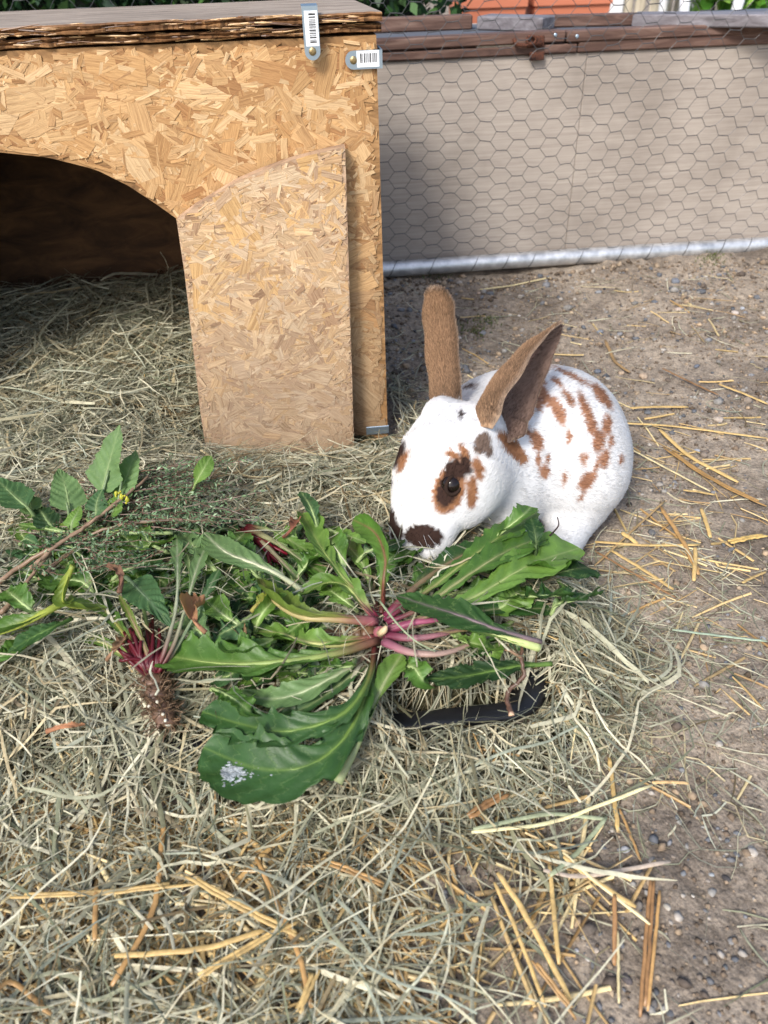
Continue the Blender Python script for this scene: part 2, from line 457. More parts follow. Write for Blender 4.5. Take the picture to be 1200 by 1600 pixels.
az_ = np.array([z for a, z in AX_]); aa_ = np.array([a for a, z in AX_])
def arch_z(s):
    d = np.abs(np.asarray(s) - ac)
    return np.interp(ac + d, np.concatenate([[ac], aa_]), np.concatenate([[az_[0] + 0.002], az_]))
open_r = aa_.max(); open_l = 2 * ac - open_r
top_z = HGT
# front panel with the doorway cut out: columns from arch (or the ground) up
def front_panel():
    mb = MB()
    xs = np.concatenate([np.linspace(-WID, open_l, 5), np.linspace(open_l, open_r, 46)[1:], np.linspace(open_r, 0, 7)[1:]])
    V, F = [], []
    def lowz(x_, inside): return float(arch_z(x_)) if inside else 0.0
    prev = None
    for k in range(len(xs) - 1):
        mid = 0.5 * (xs[k] + xs[k + 1]); ins = open_l < mid < open_r
        z0, z1 = lowz(xs[k], ins), lowz(xs[k + 1], ins)
        q = []
        for (x_, z_) in ((xs[k], z0), (xs[k + 1], z1), (xs[k + 1], top_z), (xs[k], top_z)):
            for d in (0, TH): q.append(hf((x_, d, z_)))
        f = [(0, 2, 4, 6), (1, 7, 5, 3), (0, 1, 3, 2), (4, 5, 7, 6)]
        if k == 0 or (open_l < 0.5 * (xs[k - 1] + xs[k]) < open_r) != ins: f.append((0, 6, 7, 1))
        if k == len(xs) - 2 or (k + 2 < len(xs) and (open_l < 0.5 * (xs[k + 1] + xs[k + 2]) < open_r) != ins): f.append((2, 3, 5, 4))
        mb.add(q, f)
    return mb
fp = par(front_panel().build('front_panel', M['osb_base']), shelter)
fp['label'] = 'golden front board with the arched doorway'
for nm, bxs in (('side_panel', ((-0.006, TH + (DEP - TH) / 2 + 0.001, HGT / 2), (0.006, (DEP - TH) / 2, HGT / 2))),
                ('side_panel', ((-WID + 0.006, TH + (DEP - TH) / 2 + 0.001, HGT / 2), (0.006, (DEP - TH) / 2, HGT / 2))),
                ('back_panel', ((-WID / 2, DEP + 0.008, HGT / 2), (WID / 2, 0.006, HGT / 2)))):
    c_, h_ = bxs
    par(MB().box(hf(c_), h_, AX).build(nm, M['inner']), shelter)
# strands: thin overlapping chips pressed into the face
def strands(rect, inside, frame, n, big, pal, tint=None, seed=0, z0=0.0003, hz=0.55, szk=1.0, mids=None):
    """rect in the board's plane; inside(x,z) bool; frame(x, off, z) -> world; returns (V,F,C,UV) lists of strands, largest first"""
    r = np.random.default_rng(seed)
    out = []
    for i in range(n):
        big_ = i < big or (mids is not None and mids[0] <= i < mids[1] and i % 6 == 0)
        L = (r.uniform(0.036, 0.080) if big_ else r.uniform(0.008, 0.046) * (1 - 0.45 * (i > 0.6 * n))) * szk
        W = (r.uniform(0.012, 0.028) if big_ else L * r.uniform(0.08, 0.45)) * (szk if big_ else 1)
        th = r.normal(0, 0.42) if r.random() < hz else r.uniform(-1.57, 1.57)
        for tr_ in range(14):
            cx, cz = r.uniform(rect[0], rect[1]), r.uniform(rect[2], rect[3])
            ca, sa = math.cos(th), math.sin(th)
            k = 3 if not big_ else 5
            up = [(-L / 2 + L * (j / (k - 1)), W / 2 * r.uniform(0.72, 1.05)) for j in range(k)]
            dn = [(L / 2 - L * (j / (k - 1)), -W / 2 * r.uniform(0.72, 1.05)) for j in range(k)]
            sl = r.normal(0, W * 0.25)
            poly = [(x + (sl if y > 0 else -sl) * 0.6 + r.normal(0, L * 0.012), y) for x, y in up + dn]
            xy = [(cx + x * ca - y * sa, cz + x * sa + y * ca) for x, y in poly]
            if all(inside(x, z) for x, z in xy): break
            L *= 0.86; W *= 0.93
        else: continue
        lay = (i / n)
        off = z0 + 0.0011 * lay + r.uniform(0, 0.0002)
        t1, t2 = r.normal(0, 0.00018), r.normal(0, 0.00018)
        top = [frame(x, -(off + t1 * (u / L) * 2 + t2 * (v_ / W)), z) for (x, z), (u, v_) in zip(xy, poly)]
        bot = [frame(x, -0.0001, z) for (x, z) in xy]
        m_ = len(xy)
        F = [list(range(m_))] + [[j, j + m_, (j + 1) % m_ + m_, (j + 1) % m_] for j in range(m_)]
        p = pal[r.integers(len(pal))]; q = pal[r.integers(len(pal))]; a_ = r.random()
        c = (np.array(p) * a_ + np.array(q) * (1 - a_)) * r.uniform(0.88, 1.09)
        if tint is not None: c = tint(c, cx, cz, r)
        ox, oy = r.uniform(0, 30), r.uniform(0, 30)
        uv = [(ox + u, oy + v_ + 0.002 * math.sin(u * 60 + ox)) for u, v_ in poly]
        out.append((L * W, top + bot, F, c, uv + uv))
    return out
def put_strands(out, n_single, root_part, name_single='wood_strand', name_rest='wood_strands'):
    idx = sorted(range(len(out)), key=lambda i: -out[i][0])
    singles = set(idx[:n_single])
    for i in idx[:n_single]:
        _, V, F, c, uv = out[i]
        o = mesh_obj(name_single, V, F, M['osb'], col=np.tile(c, (len(V), 1)), uv=uv)
        o.parent = root_part; o.matrix_parent_inverse = root_part.matrix_world.inverted()
    Vs, Fs, Cs, Us, n0 = [], [], [], [], 0
    for i in range(len(out)):
        if i in singles: continue
        _, V, F, c, uv = out[i]
        Vs += V; Fs += [[j + n0 for j in f] for f in F]; Cs += [c] * len(V); Us += uv; n0 += len(V)
    o = mesh_obj(name_rest, Vs, Fs, M['osb'], col=np.array(Cs), uv=Us)
    o.parent = root_part; o.matrix_parent_inverse = root_part.matrix_world.inverted()
    tag(o, kind='stuff')
bpy.context.view_layer.update()
GOLD = [rgb(198, 162, 116), rgb(188, 148, 100), rgb(204, 172, 128), rgb(176, 136, 90), rgb(210, 180, 138), rgb(192, 154, 106), rgb(162, 120, 78)]
def in_front(x, z):
    if x > -0.001 or x < -WID or z > top_z - 0.001 or z < 0.0: return False
    if open_l < x < open_r and z < float(arch_z(x)) + 0.0008: return False
    return True
def grime(c, x, z, r):                                    # weather stains low on the board and along its right edge
    k = max(float(1 - sm(0.03, 0.24, z)), 0.8 * float(sm(-0.05, -0.005, x)) * float(1 - sm(0.15, 0.38, z)))
    g_ = np.array(rgb(144, 124, 100)) * r.uniform(0.75, 1.15)
    return c * (1 - 0.75 * k) + g_ * 0.75 * k
S1 = strands((-0.50, 0, 0.0, top_z), in_front, lambda x, d, z: hf((x, d, z)), 5200, 260, GOLD, grime, 4, hz=0.42, szk=1.0, mids=(3600, 4700))
put_strands(S1, 110, fp)
# roof: two weathered boards, splintered along the edge
rs = np.random.default_rng(12)
SLP = 0.030                                                   # the roof falls towards the back
def roof_board(z0, z1, mat, name, front, seed, jag, rag):
    xs = np.linspace(-WID - 0.02, 0.005, 420)
    fr = front + (fbm(xs * 45, xs * 0 + seed, seed, 4) - 0.5) * jag + (fbm(xs * 240, xs * 0 + seed, seed, 2) - 0.5) * jag * 0.5
    zt = z1 + (fbm(xs * 25, xs * 0 + 3, seed + 2, 4) - 0.5) * rag
    zb = z0 + (fbm(xs * 30, xs * 0 + 3, seed + 7, 4) - 0.5) * rag
    zm = (fbm(xs * 60, xs * 0 + 7, seed + 9, 3) - 0.5) * 0.8
    V = []
    for x, f, a, b_, q in zip(xs, fr, zt, zb, zm):
        m_ = (a + b_) / 2 + q * (a - b_) * 0.5
        V += [hf((x, DEP + 0.02, z1 - SLP * DEP)), hf((x, f + 0.004, a)), hf((x, f, a - 0.0012)), hf((x, f + 0.0012, m_ + 0.0012)), hf((x, f + 0.0032, m_)), hf((x, f + 0.0006, m_ - 0.0010)), hf((x, f + 0.0010, b_ + 0.0008)), hf((x, f + 0.005, b_)), hf((x, DEP + 0.02, z0 - SLP * DEP))]
    k = 9
    F = [[i * k + j, i * k + (j + 1) % k, (i + 1) * k + (j + 1) % k, (i + 1) * k + j] for i in range(len(xs) - 1) for j in range(k)]
    F += [list(range(k)), [(len(xs) - 1) * k + j for j in range(k)][::-1]]
    mi = [1 if (q % k) in (1, 2, 3, 4, 5, 6) else 0 for q in range((len(xs) - 1) * k)] + [1, 1]
    return mesh_obj(name, V, F, mats=[mat, M['osb_edge']], midx=mi)
r1 = par(roof_board(HGT + 0.0105, HGT + 0.0180, M['roof_top'], 'roof_board', -0.007, 3, 0.012, 0.0022), shelter)
r2 = par(roof_board(HGT + 0.0020, HGT + 0.0088, M['osb_edge'], 'roof_board', -0.003, 9, 0.010, 0.0028), shelter)
mb = MB()                                                     # thin splinters and flakes in the broken edge
for i in range(260):
    x = rs.uniform(-0.50, 0.0); L = rs.uniform(0.004, 0.05) * rs.uniform(0.3, 1); z = HGT + rs.choice([0.0045, 0.0125, 0.0168, 0.0078]) + rs.normal(0, 0.0011); h = rs.uniform(0.0002, 0.0006)
    d = -0.0055 + rs.uniform(-0.0025, 0.003) + (0.003 if z < HGT + 0.010 else 0)
    c_ = np.array([rgb(172, 134, 92), rgb(120, 84, 54), rgb(206, 170, 124), rgb(92, 64, 44)][rs.integers(4)])
    a_ = rs.normal(0, 0.05) 
    ax = [E_ * math.cos(a_) + Z_ * math.sin(a_), N_, Z_ * math.cos(a_) - E_ * math.sin(a_)]
    if x + L / 2 > 0.003: continue
    P_ = [hf((x - L / 2, d + 0.0004, z - L / 2 * a_)), hf((x, d - rs.uniform(0, .0008), z)), hf((x + L / 2, d + 0.0005, z + L / 2 * a_))]
    mb.tube(P_, [h * .5, h, h * .3], 4, c_, flat=1.6)
sp = par(mb.build('splinters', M['straw'], usecol=True), r1); tag(sp, kind='stuff')
# metal straps with bar code stickers
def strap(cx, cz, half_l, half_w, vertical, d, bend_at):
    """flat steel strap: rounded at the screw end, bent at the other"""
    def fr(u_, v_, e): # u along the strap from the screw end, v across
        return hf((cx + v_, d - e, cz + u_)) if vertical else hf((cx + u_, d - e, cz + v_))
    pl = [(-half_l + half_w - half_w * math.cos(a), half_w * math.sin(a)) for a in np.linspace(-1.5708, 1.5708, 11)]
    poly = [(half_l, -half_w)] + pl + [(half_l, half_w)]
    n = len(poly)
    V = [fr(u_, v_, 0) for u_, v_ in poly] + [fr(u_, v_, 0.0015) for u_, v_ in poly]
    F = [list(range(n)), list(range(n, 2 * n))[::-1]] + [[i, (i + 1) % n, (i + 1) % n + n, i + n] for i in range(n)]
    mb = MB().add(V, F)
    # the bent over end runs back along the board
    q = 0.0015
    if vertical:
        mb.box(hf((cx, d + 0.016 - 0.0015, cz + half_l + q / 2)), (half_w, 0.016, q / 2), AX)
    else:
        mb.box(hf((cx + half_l + q / 2, d + 0.013, cz)), (q / 2, 0.0145, half_w), AX)
    o = par(mb.build('metal_strap', M['steel']), shelter)
    st = MB().box(fr(0.0045, 0.0006, 0.00165) if True else 0, (half_w - 0.0012, 0.00015, half_l - 0.0065) if vertical else (half_l - 0.006, 0.00015, half_w - 0.001), AX).build('sticker', M['paper'])
    bars = MB(); u_ = -half_l + 0.0135; r = np.random.default_rng(3)
    while u_ < half_l - 0.004:
        w_ = r.choice([0.00022, 0.0004, 0.0006])
        p = fr(u_ + w_, 0.0014, 0.0019)
        bars.box(p, (half_w * 0.42, 0.00005, w_ / 2 * 1.6) if vertical else (w_ / 2 * 1.6, 0.00005, half_w * 0.5), AX)
        u_ += w_ * 1.6 + r.choice([0.0004, 0.0007, 0.001])
    sc = MB().sphere(fr(-half_l + half_w * 1.0, 0, 0.0015), (0.0034, 0.0014, 0.0034), 16, 8, AX)
    sc.box(fr(-half_l + half_w, 0, 0.0029), (0.0018, 0.0002, 0.0004), AX).box(fr(-half_l + half_w, 0, 0.0029), (0.0004, 0.00023, 0.0018), AX)
    for ch, nm in ((st, 'sticker'), (bars.build('bar_code', M['ink']), None), (sc.build('screw', M['brass'], smooth=False), None)):
        ch.parent = o; ch.matrix_parent_inverse = o.matrix_world.inverted() if False else Matrix.Identity(4)
        ch.matrix_parent_inverse = (o.parent.matrix_world @ o.matrix_parent_inverse).inverted()
    return o
bpy.context.view_layer.update()
_a, _z = hs(486.5, 54, -0.012)
s1 = strap(_a, _z, 0.0198, 0.0070, True, -0.0115, 0); s1['label'] = 'upright strap holding the roof'
_a, _z = hs(567, 93, -0.003)
s2 = strap(_a, _z, 0.0163, 0.0075, False, -0.0035, 0)
s2['label'] = 'level strap bent round the corner'
# small plate at the foot of the corner
_a, _z = hs(590, 672, -0.003)
par(MB().box(hf((_a, -0.003, _z)), (0.014, 0.0008, 0.0055), AX, bev=0.0006).build('corner_plate', M['steel']), shelter)

# ---- loose board leaning against the front (the off-cut of the arch)
BD = -0.028
BP = [hs(px, py, BD + 0.004) for px, py in ((553, 700), (540, 231), (500, 240), (455, 252), (410, 268), (370, 285), (335, 306), (303, 325), (275, 346), (288, 430), (300, 530), (313, 640), (325, 720))]
BP = [(a, max(z, 0.0)) for a, z in BP]
BP[0] = (BP[0][0], 0.0); BP[-1] = (BP[-1][0] , 0.0)
board = thing('loose_board', 'weathered strand board off-cut with a curved top leaning beside the doorway', 'board', tuple(hf((-0.11, BD, 0))), YAW)
LEAN = 0.030
def bf(a, d, z): return hf((a, BD + d + z * LEAN, z))
def bfw(p): return bf(p[0], p[1], p[2])
bo = MB().prism(BP, 0.0, 0.0125, frame=bfw).build('board_core', M['pale_base'])
par(bo, board)
def in_poly(x, z, P=BP):
    c = False; n = len(P); j = n - 1
    for i in range(n):
        if (P[i][1] > z) != (P[j][1] > z) and x < (P[j][0] - P[i][0]) * (z - P[i][1]) / (P[j][1] - P[i][1] + 1e-12) + P[i][0]: c = not c
        j = i
    return c
PALE = [rgb(206, 176, 138), rgb(194, 162, 122), rgb(216, 190, 154), rgb(184, 156, 126), rgb(200, 178, 150), rgb(206, 168, 114), rgb(160, 128, 98)]
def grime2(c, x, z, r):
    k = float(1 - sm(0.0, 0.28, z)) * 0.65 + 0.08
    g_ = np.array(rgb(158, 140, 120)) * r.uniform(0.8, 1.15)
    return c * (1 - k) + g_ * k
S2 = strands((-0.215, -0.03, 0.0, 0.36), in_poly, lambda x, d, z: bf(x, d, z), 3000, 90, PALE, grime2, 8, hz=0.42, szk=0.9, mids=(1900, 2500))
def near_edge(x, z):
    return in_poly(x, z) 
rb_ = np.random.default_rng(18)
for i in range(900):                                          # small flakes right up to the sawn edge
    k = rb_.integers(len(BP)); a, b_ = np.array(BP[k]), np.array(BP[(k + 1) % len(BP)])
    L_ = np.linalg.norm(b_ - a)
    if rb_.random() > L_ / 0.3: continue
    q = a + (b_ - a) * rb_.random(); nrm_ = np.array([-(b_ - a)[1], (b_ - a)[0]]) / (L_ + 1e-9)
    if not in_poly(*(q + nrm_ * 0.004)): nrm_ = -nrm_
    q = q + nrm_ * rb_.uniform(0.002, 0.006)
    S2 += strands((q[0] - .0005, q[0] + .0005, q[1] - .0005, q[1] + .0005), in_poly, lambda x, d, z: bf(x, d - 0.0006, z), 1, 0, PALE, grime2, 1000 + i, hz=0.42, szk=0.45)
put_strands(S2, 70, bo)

# ================================================================== run fence: pipe, netting
FO = np.array([0.015, 1.367, 0.0])
def ff(p): return FO + E_ * p[0] + N_ * p[1] + Z_ * p[2]
def fs(px, py, d=0.0):
    q = onplane(px, py, ff((0, d, 0)), N_) - FO
    return q @ E_, q[2]
fence = thing('wire_fence', 'hexagonal wire netting fence on a galvanised pipe along the ground', 'fence', tuple(FO), YAW)
zp = fs(800, 411)[1]
xs = np.linspace(-1.2, 1.6, 60)
pipe = MB().tube([ff((x, 0.0, 0.0165 + 0.0008 * math.sin(x * 5))) for x in xs], 0.0138, 20).build('pipe', M['zinc'], smooth=True)
par(pipe, fence)
rn = np.random.default_rng(5)
cw, rh = 0.0284, 0.0262
cols_, rows_ = 84, 25
cen = {}
def jit(s_, z_):
    zz = z_
    return (s_ + 0.004 * (vnoise(np.array(s_ * 6), np.array(z_ * 6), 61) - 0.5) + rn.normal(0, 0.0007) - 0.10 * (0.42 - z_) * sm(0.2, 0.9, s_),
            zz + 0.010 * (vnoise(np.array(s_ * 4), np.array(z_ * 5), 71) - 0.5) + rn.normal(0, 0.0006))
pts = {}
for i in range(cols_):
    for j in range(rows_ + 1):
        s0 = -0.85 + i * cw; z0 = 0.020 + (j + (0.5 if i % 2 else 0)) * rh
        z0 = 0.020 + (z0 - 0.020) * (0.86 + 0.14 * min(1, z0 / 0.3))
        a, b_ = jit(s0, z0)
        dd = -0.002 + 0.006 * (float(vnoise(np.array(s0 * 5.0), np.array(z0 * 5.0), 81)) - 0.5)
        pts[(i, j, 0)] = (a - 0.0088, dd, b_ + rn.normal(0, 0.0006)); pts[(i, j, 1)] = (a + 0.0088, dd + 0.001, b_ + rn.normal(0, 0.0006))
wires = MB()
def wire(a, b_, r=0.00045):
    A, B = np.array(ff(a)), np.array(ff(b_)); m_ = (A + B) / 2 + rn.normal(0, 0.0005, 3)
    wires.tube([A, m_, B], r, 4, cap=False)
for i in range(cols_):
    for j in range(rows_ + 1):
        A = pts[(i, j, 0)], pts[(i, j, 1)]
        wire(A[0], A[1], 0.0007)
        if i + 1 < cols_:
            for jj in ((j, j - 1) if i % 2 == 0 else (j, j + 1)):
                if (i + 1, jj, 0) in pts: wire(A[1], pts[(i + 1, jj, 0)])
par(wires.build('netting', M['wire']), fence)
ties = MB()
for k in range(14):                                        # bottom edge of the netting twisted round the pipe
    s0 = -0.05 + k * 0.066 + rn.normal(0, 0.012)
    P = [ff((s0 + 0.018 * t_ , 0.0146 * math.sin(2.4 * t_ - 2.2) , 0.016 + 0.0146 * math.cos(2.4 * t_ - 2.2) )) for t_ in np.linspace(0, 1.3, 9)]
    ties.tube(P, 0.0006, 4, cap=False)
t_ = par(ties.build('tie_wires', M['wire']), fence); tag(t_, kind='stuff')

# ================================================================== low wooden run behind the fence
run = thing('wooden_run', 'low red brown wooden animal run with pale plywood sides and mesh lids', 'animal run', tuple(ff((0.4, 0.04, 0))), YAW)
PD = 0.032
def fbox(name, s0, s1, d0, d1, z0, z1, mat, bev=0.002, root=None, jitter=0):
    c = ff(((s0 + s1) / 2, (d0 + d1) / 2, (z0 + z1) / 2))
    return par(MB().box(c, ((s1 - s0) / 2, (d1 - d0) / 2, (z1 - z0) / 2), AX, bev=bev).build(name, mat), root or run)
seam = fs(900, 240, PD)[0]
ztl = fs(600, 97, PD)[1]; ztr = fs(1190, 79, PD)[1]
fbox('plywood_panel', -0.30, seam - 0.0002, PD + 0.0004, PD + 0.0094, 0.012, ztl, M['panel'], 0.001)
fbox('plywood_panel', seam + 0.0002, 1.30, PD, PD + 0.009, 0.012, ztl, M['panel'], 0.001)
fbox('bottom_rail', -0.3, 1.3, PD - 0.012, PD + 0.03, 0.0, 0.010, M['redwood'])
# front rails (lower one and the lid's)
sj = fs(880, 70, PD)[0]
zl0 = ztl + 0.001
fbox('front_rail', -0.30, sj + 0.022, PD - 0.006, PD + 0.022, zl0, zl0 + 0.013, M['redwood'])
fbox('front_rail', sj + 0.0235, 1.30, PD - 0.006, PD + 0.022, zl0, zl0 + 0.016, M['redwood'])
zlid = zl0 + 0.0150
zf = fs(700, 57, PD - 0.009)[1]                              # top of the lid's front rail
lidroot = [par(thing('lid', '', '', tuple(ff((0, PD, zlid))), YAW), run) for _ in range(2)]
for l_ in lidroot:
    del l_['label']; del l_['category']
bpy.context.view_layer.update()
def unit3(v): return v / np.linalg.norm(v)
def beam(name, a, b_, w_, h_, mat, root):
    a, b_ = np.asarray(a, float), np.asarray(b_, float)
    d = unit3(b_ - a); up = Z_; sd_ = np.cross(up, d); sd_ = sd_ / np.linalg.norm(sd_); up = np.cross(d, sd_)
    o = MB().box((a + b_) / 2, (np.linalg.norm(b_ - a) / 2, w_ / 2, h_ / 2), [d, sd_, up], bev=0.002).build(name, mat)
    return par(o, root)
LT = zf - zlid; zt = zlid + LT / 2
beam('lid_rail', ff((-0.30, PD + 0.006, zt - 0.002)), ff((sj, PD + 0.006, zt + 0.001)), 0.030, LT, M['redwood'], lidroot[0])
beam('lid_rail', ff((sj + 0.003, PD + 0.006, zt)), ff((1.30, PD + 0.006, zt)), 0.030, LT, M['redwood'], lidroot[1])
def gq(px, py, z): return G(px, py, z)
zm_ = zf - 0.004; hb = 0.021
def along_back(px0, py0, px1, py1, root, ext=0.0, mat='redwood', w_=0.03, h=hb):   # survey line = lower front edge of the rail
    a, b_ = G(px0, py0, zm_), G(px1, py1, zm_); d = unit3(b_ - a)
    n_ = np.array([-d[1], d[0], 0]); n_ = n_ if n_[1] > 0 else -n_
    return beam('lid_rail', a + n_ * w_ / 2 + Z_ * h / 2, b_ + n_ * w_ / 2 + Z_ * h / 2, w_, h, M[mat], root)
along_back(560, 53, 738, 46, lidroot[0])
along_back(752, 46, 1000, 40, lidroot[1], h=0.017)
along_back(744, 47, 846, 50.5, lidroot[0], mat='greywood', h=0.020, w_=0.05)
along_back(986, 43, 1230, 44, lidroot[1], mat='greywood', h=0.018, w_=0.06)
for k, (a, b_, dd_) in enumerate(((-0.29, sj - 0.02, 0.20), (sj + 0.01, 1.29, 0.26))):
    o = MB().box(ff(((a + b_) / 2, PD + dd_ / 2 + 0.02, zm_ - 0.002)), ((b_ - a) / 2, dd_ / 2, 0.0015), AX).build('mesh_cover', M['lidmesh'])
    par(o, lidroot[k])
fbox('back_panel', -0.30, 1.30, PD + 0.29, PD + 0.30, 0.0, zm_ - 0.006, M['panel'], 0.001)
# pale strip that stands in for the white opening of the warped gap; hook latch
ga = fs(745, 84, PD - 0.008)[0]; gb_ = fs(850, 83, PD - 0.008)[0]
fbox('pale_gap_strip', ga, gb_, PD - 0.004, PD + 0.004, zl0 + 0.0125, zl0 + 0.0155, M['picket'], 0.0005)
la, lz = fs(826, 66, PD - 0.014)
latch = MB()
latch.tube([ff((la - 0.024, PD - 0.012, lz + 0.006)), ff((la - 0.020, PD - 0.014, lz - 0.002)), ff((la - 0.008, PD - 0.014, lz - 0.004)), ff((la + 0.022, PD - 0.012, lz - 0.002))], 0.0032, 8)
P = [ff((la + 0.004 + 0.0075 * math.cos(a), PD - 0.015, lz + 0.0055 * math.sin(a) + 0.003)) for a in np.linspace(0, 6.28, 18)]
latch.tube(P, 0.0022, 6, cap=False)
latch.box(ff((la + 0.012, PD - 0.0105, lz)), (0.014, 0.0015, 0.008), AX, bev=0.001)
latch.box(ff((la + 0.016, PD - 0.0095, lz - 0.020)), (0.012, 0.002, 0.006), AX, bev=0.001)
par(latch.build('hook_latch', M['rust'], smooth=True), lidroot[0])
for (px, py) in ((868, 55), (902, 57)):
    a, z = fs(px, py, PD - 0.010)
    par(MB().sphere(ff((a, PD - 0.0095, z)), (0.003, 0.001, 0.003), 12, 6, AX).build('screw', M['steel']), lidroot[0 if px < 890 else 1])

# ================================================================== beyond the run
for k, (x0, x1) in enumerate(((700, 818), (822, 945))):
    p0, p1 = G(x0, 14, 0.21), G(x1, 12, 0.21)
    D = 3.1; a0 = ray(x0, 20); a1 = ray(x1, 20)
    q0 = C0 + a0 * (D / a0[1]); q1 = C0 + a1 * (D / a1[1])
    L = q1[0] - q0[0] - 0.012; cx = (q0[0] + q1[0]) / 2
    pl_ = thing('planter_box', 'terracotta coloured planter box behind the run, ' + ('next to the dark hedge' if k == 0 else 'next to the pale picket fence'), 'planter', (cx, D, 0), 0, 'terracotta planter boxes behind the run')
    h = 0.345
    def fr(v): return (cx + v[0], D + v[1], v[2])
    mb = MB()
    def ring(hx, hy, z): return [(-hx, -hy, z), (hx, -hy, z), (hx, hy, z), (-hx, hy, z)]
    R_ = [ring(L / 2 - 0.03, 0.08, 0.0), ring(L / 2 - 0.004, 0.10, h - 0.05), ring(L / 2, 0.108, h - 0.05), ring(L / 2, 0.108, h), ring(L / 2 - 0.012, 0.096, h), ring(L / 2 - 0.02, 0.088, h - 0.06)]
    V = [fr(v) for r_ in R_ for v in r_]
    F = [[3, 2, 1, 0]] + [[4 * i + j, 4 * i + (j + 1) % 4, 4 * i + 4 + (j + 1) % 4, 4 * i + 4 + j] for i in range(5) for j in range(4)] + [[20, 21, 22, 23]]
    mb.add(V, F)
    par(mb.build('pot', M['terracotta']), pl_)
    so = MB().box((cx, D, h - 0.05), (L / 2 - 0.03, 0.08, 0.006)).build('potting_soil', M['dirt']); par(so, pl_)
pf = thing('picket_fence', 'pale picket fence far behind the run at upper right', 'fence', (1.5, 3.5, 0))
D = 3.6
xx = (C0 + ray(945, 10) * (D / ray(945, 10)[1]))[0]
post = MB().box((xx + 0.03, D, 0.35), (0.035, 0.035, 0.35), bev=0.004).build('post', M['white_paint']); par(post, pf)
k = 0; x = xx + 0.09
while x < xx + 1.6:
    par(MB().box((x, D + 0.01 * math.sin(k * 2.1), 0.30), (0.019, 0.006, 0.30 + 0.008 * math.sin(k * 5)), bev=0.003).build('picket', M['picket']), pf)
    x += 0.052; k += 1
for z in (0.10, 0.48): par(MB().box((xx + 0.85, D + 0.03, z), (0.85, 0.012, 0.025), bev=0.002).build('rail', M['picket']), pf)
# white garden chair legs glimpsed in front of it
ch = thing('garden_chair', 'white plastic garden chair partly seen at the upper right corner', 'chair', (1.4, 3.1, 0))
D = 3.1
def atD(px, py, D): d = ray(px, py); return C0 + d * (D / d[1])
cl = atD(1070, 20, D)[0]; cr = atD(1150, 10, D)[0]
for (x, dy, tl) in ((cl, 0, 0.02), (cr, 0, -0.02), (cl + 0.04, 0.36, 0.0), (cr - 0.02, 0.36, 0.0)):
    par(MB().tube([(x + tl, D + dy, 0.0), (x, D + dy, 0.22), (x - tl, D + dy, 0.42)], [0.02, 0.026, 0.03], 8, flat=0.6).build('leg', M['white_paint'], smooth=True), ch)
par(MB().box(((cl + cr) / 2, D + 0.18, 0.43), ((cr - cl) / 2 + 0.04, 0.22, 0.012), bev=0.008).build('seat', M['white_paint']), ch)
par(MB().box(((cl + cr) / 2, D + 0.40, 0.66), ((cr - cl) / 2 + 0.02, 0.012, 0.22), bev=0.01).build('backrest', M['white_paint']), ch)
# foliage: hedge and a bush, made of leaf blades through the crown's volume
def foliage(n, samp, L, cpal, r, nm):
    c = np.array([samp() for _ in range(n)])
    d = r.normal(0, 1, (n, 3)); d /= np.linalg.norm(d, axis=1)[:, None]
    s_ = np.cross(d, r.normal(0, 1, (n, 3))); s_ /= np.linalg.norm(s_, axis=1)[:, None]
    l_ = L * r.uniform(0.6, 1.3, (n, 1))
    V = np.stack([c, c + d * l_ * 0.5 + s_ * l_ * 0.28, c + d * l_, c + d * l_ * 0.5 - s_ * l_ * 0.28], 1).reshape(-1, 3)
    F = np.arange(4 * n).reshape(n, 4)
    cc = np.array(cpal)[r.integers(len(cpal), size=n)] * r.uniform(0.6, 1.3, (n, 1))
    return mesh_obj(nm, V, F, M['hay_leaf'], col=np.repeat(cc, 4, 0))
M['hay_leaf'] = grassmat('hedge_leaf', 0.5, 0.2)
rh_ = np.random.default_rng(9)
hx1 = atD(728, 10, 1.95)[0]
hedge = thing('hedge', 'dense dark green hedge behind the shelter and netting', 'hedge', (-1.2, 2.1, 0))
def hs_():
    x = rh_.uniform(-2.4, hx1); bulge = 0.09 * (float(vnoise(np.array(x * 5.), np.array(0.3), 91)) - 0.5)
    z = rh_.uniform(0.0, 0.75); y = 1.95 + bulge + rh_.exponential(0.06) + 0.05 * math.sin(z * 9 + x * 4)
    if x > hx1 - 0.1: y += 0.05
    return (x - max(0, rh_.normal(0, 0.03)), y, z)
par(foliage(26000, hs_, 0.032, [rgb(40, 70, 34), rgb(28, 52, 28), rgb(60, 92, 44), rgb(34, 60, 40)], rh_, 'foliage'), hedge)['kind'] = 'stuff'
par(MB().box((-1.2 + hx1 / 2, 2.35, 0.35), (1.2 + hx1 / 2 - 0.08, 0.18, 0.35)).build('dark_backing', newmat('hedge_inner_shade', (0.012, 0.016, 0.01), 0.9)[0]), hedge)  # solid near black box standing in for the shaded depth behind the leaves
for k, (px, D) in enumerate(((1112, 3.3), (1192, 3.2))):
    b0 = atD(px, 8, D)
    bu = thing('garden_plant', ('bright green leafy plant between the white chair legs' if k == 0 else 'yellow green leafy plant at the upper right corner'), 'plant', (b0[0], D, 0))
    par(foliage(260, lambda: (b0[0] + rh_.normal(0, 0.045), D + rh_.normal(0, 0.05), rh_.uniform(0.05, 0.36)), 0.07, [rgb(110, 160, 60), rgb(86, 140, 50), rgb(140, 180, 80)], rh_, 'leaves'), bu)['kind'] = 'stuff'
    par(MB().tube([(b0[0], D, 0), (b0[0] + 0.01, D, 0.3)], [0.008, 0.004], 6).build('stem', M['stem'], usecol=False), bu)
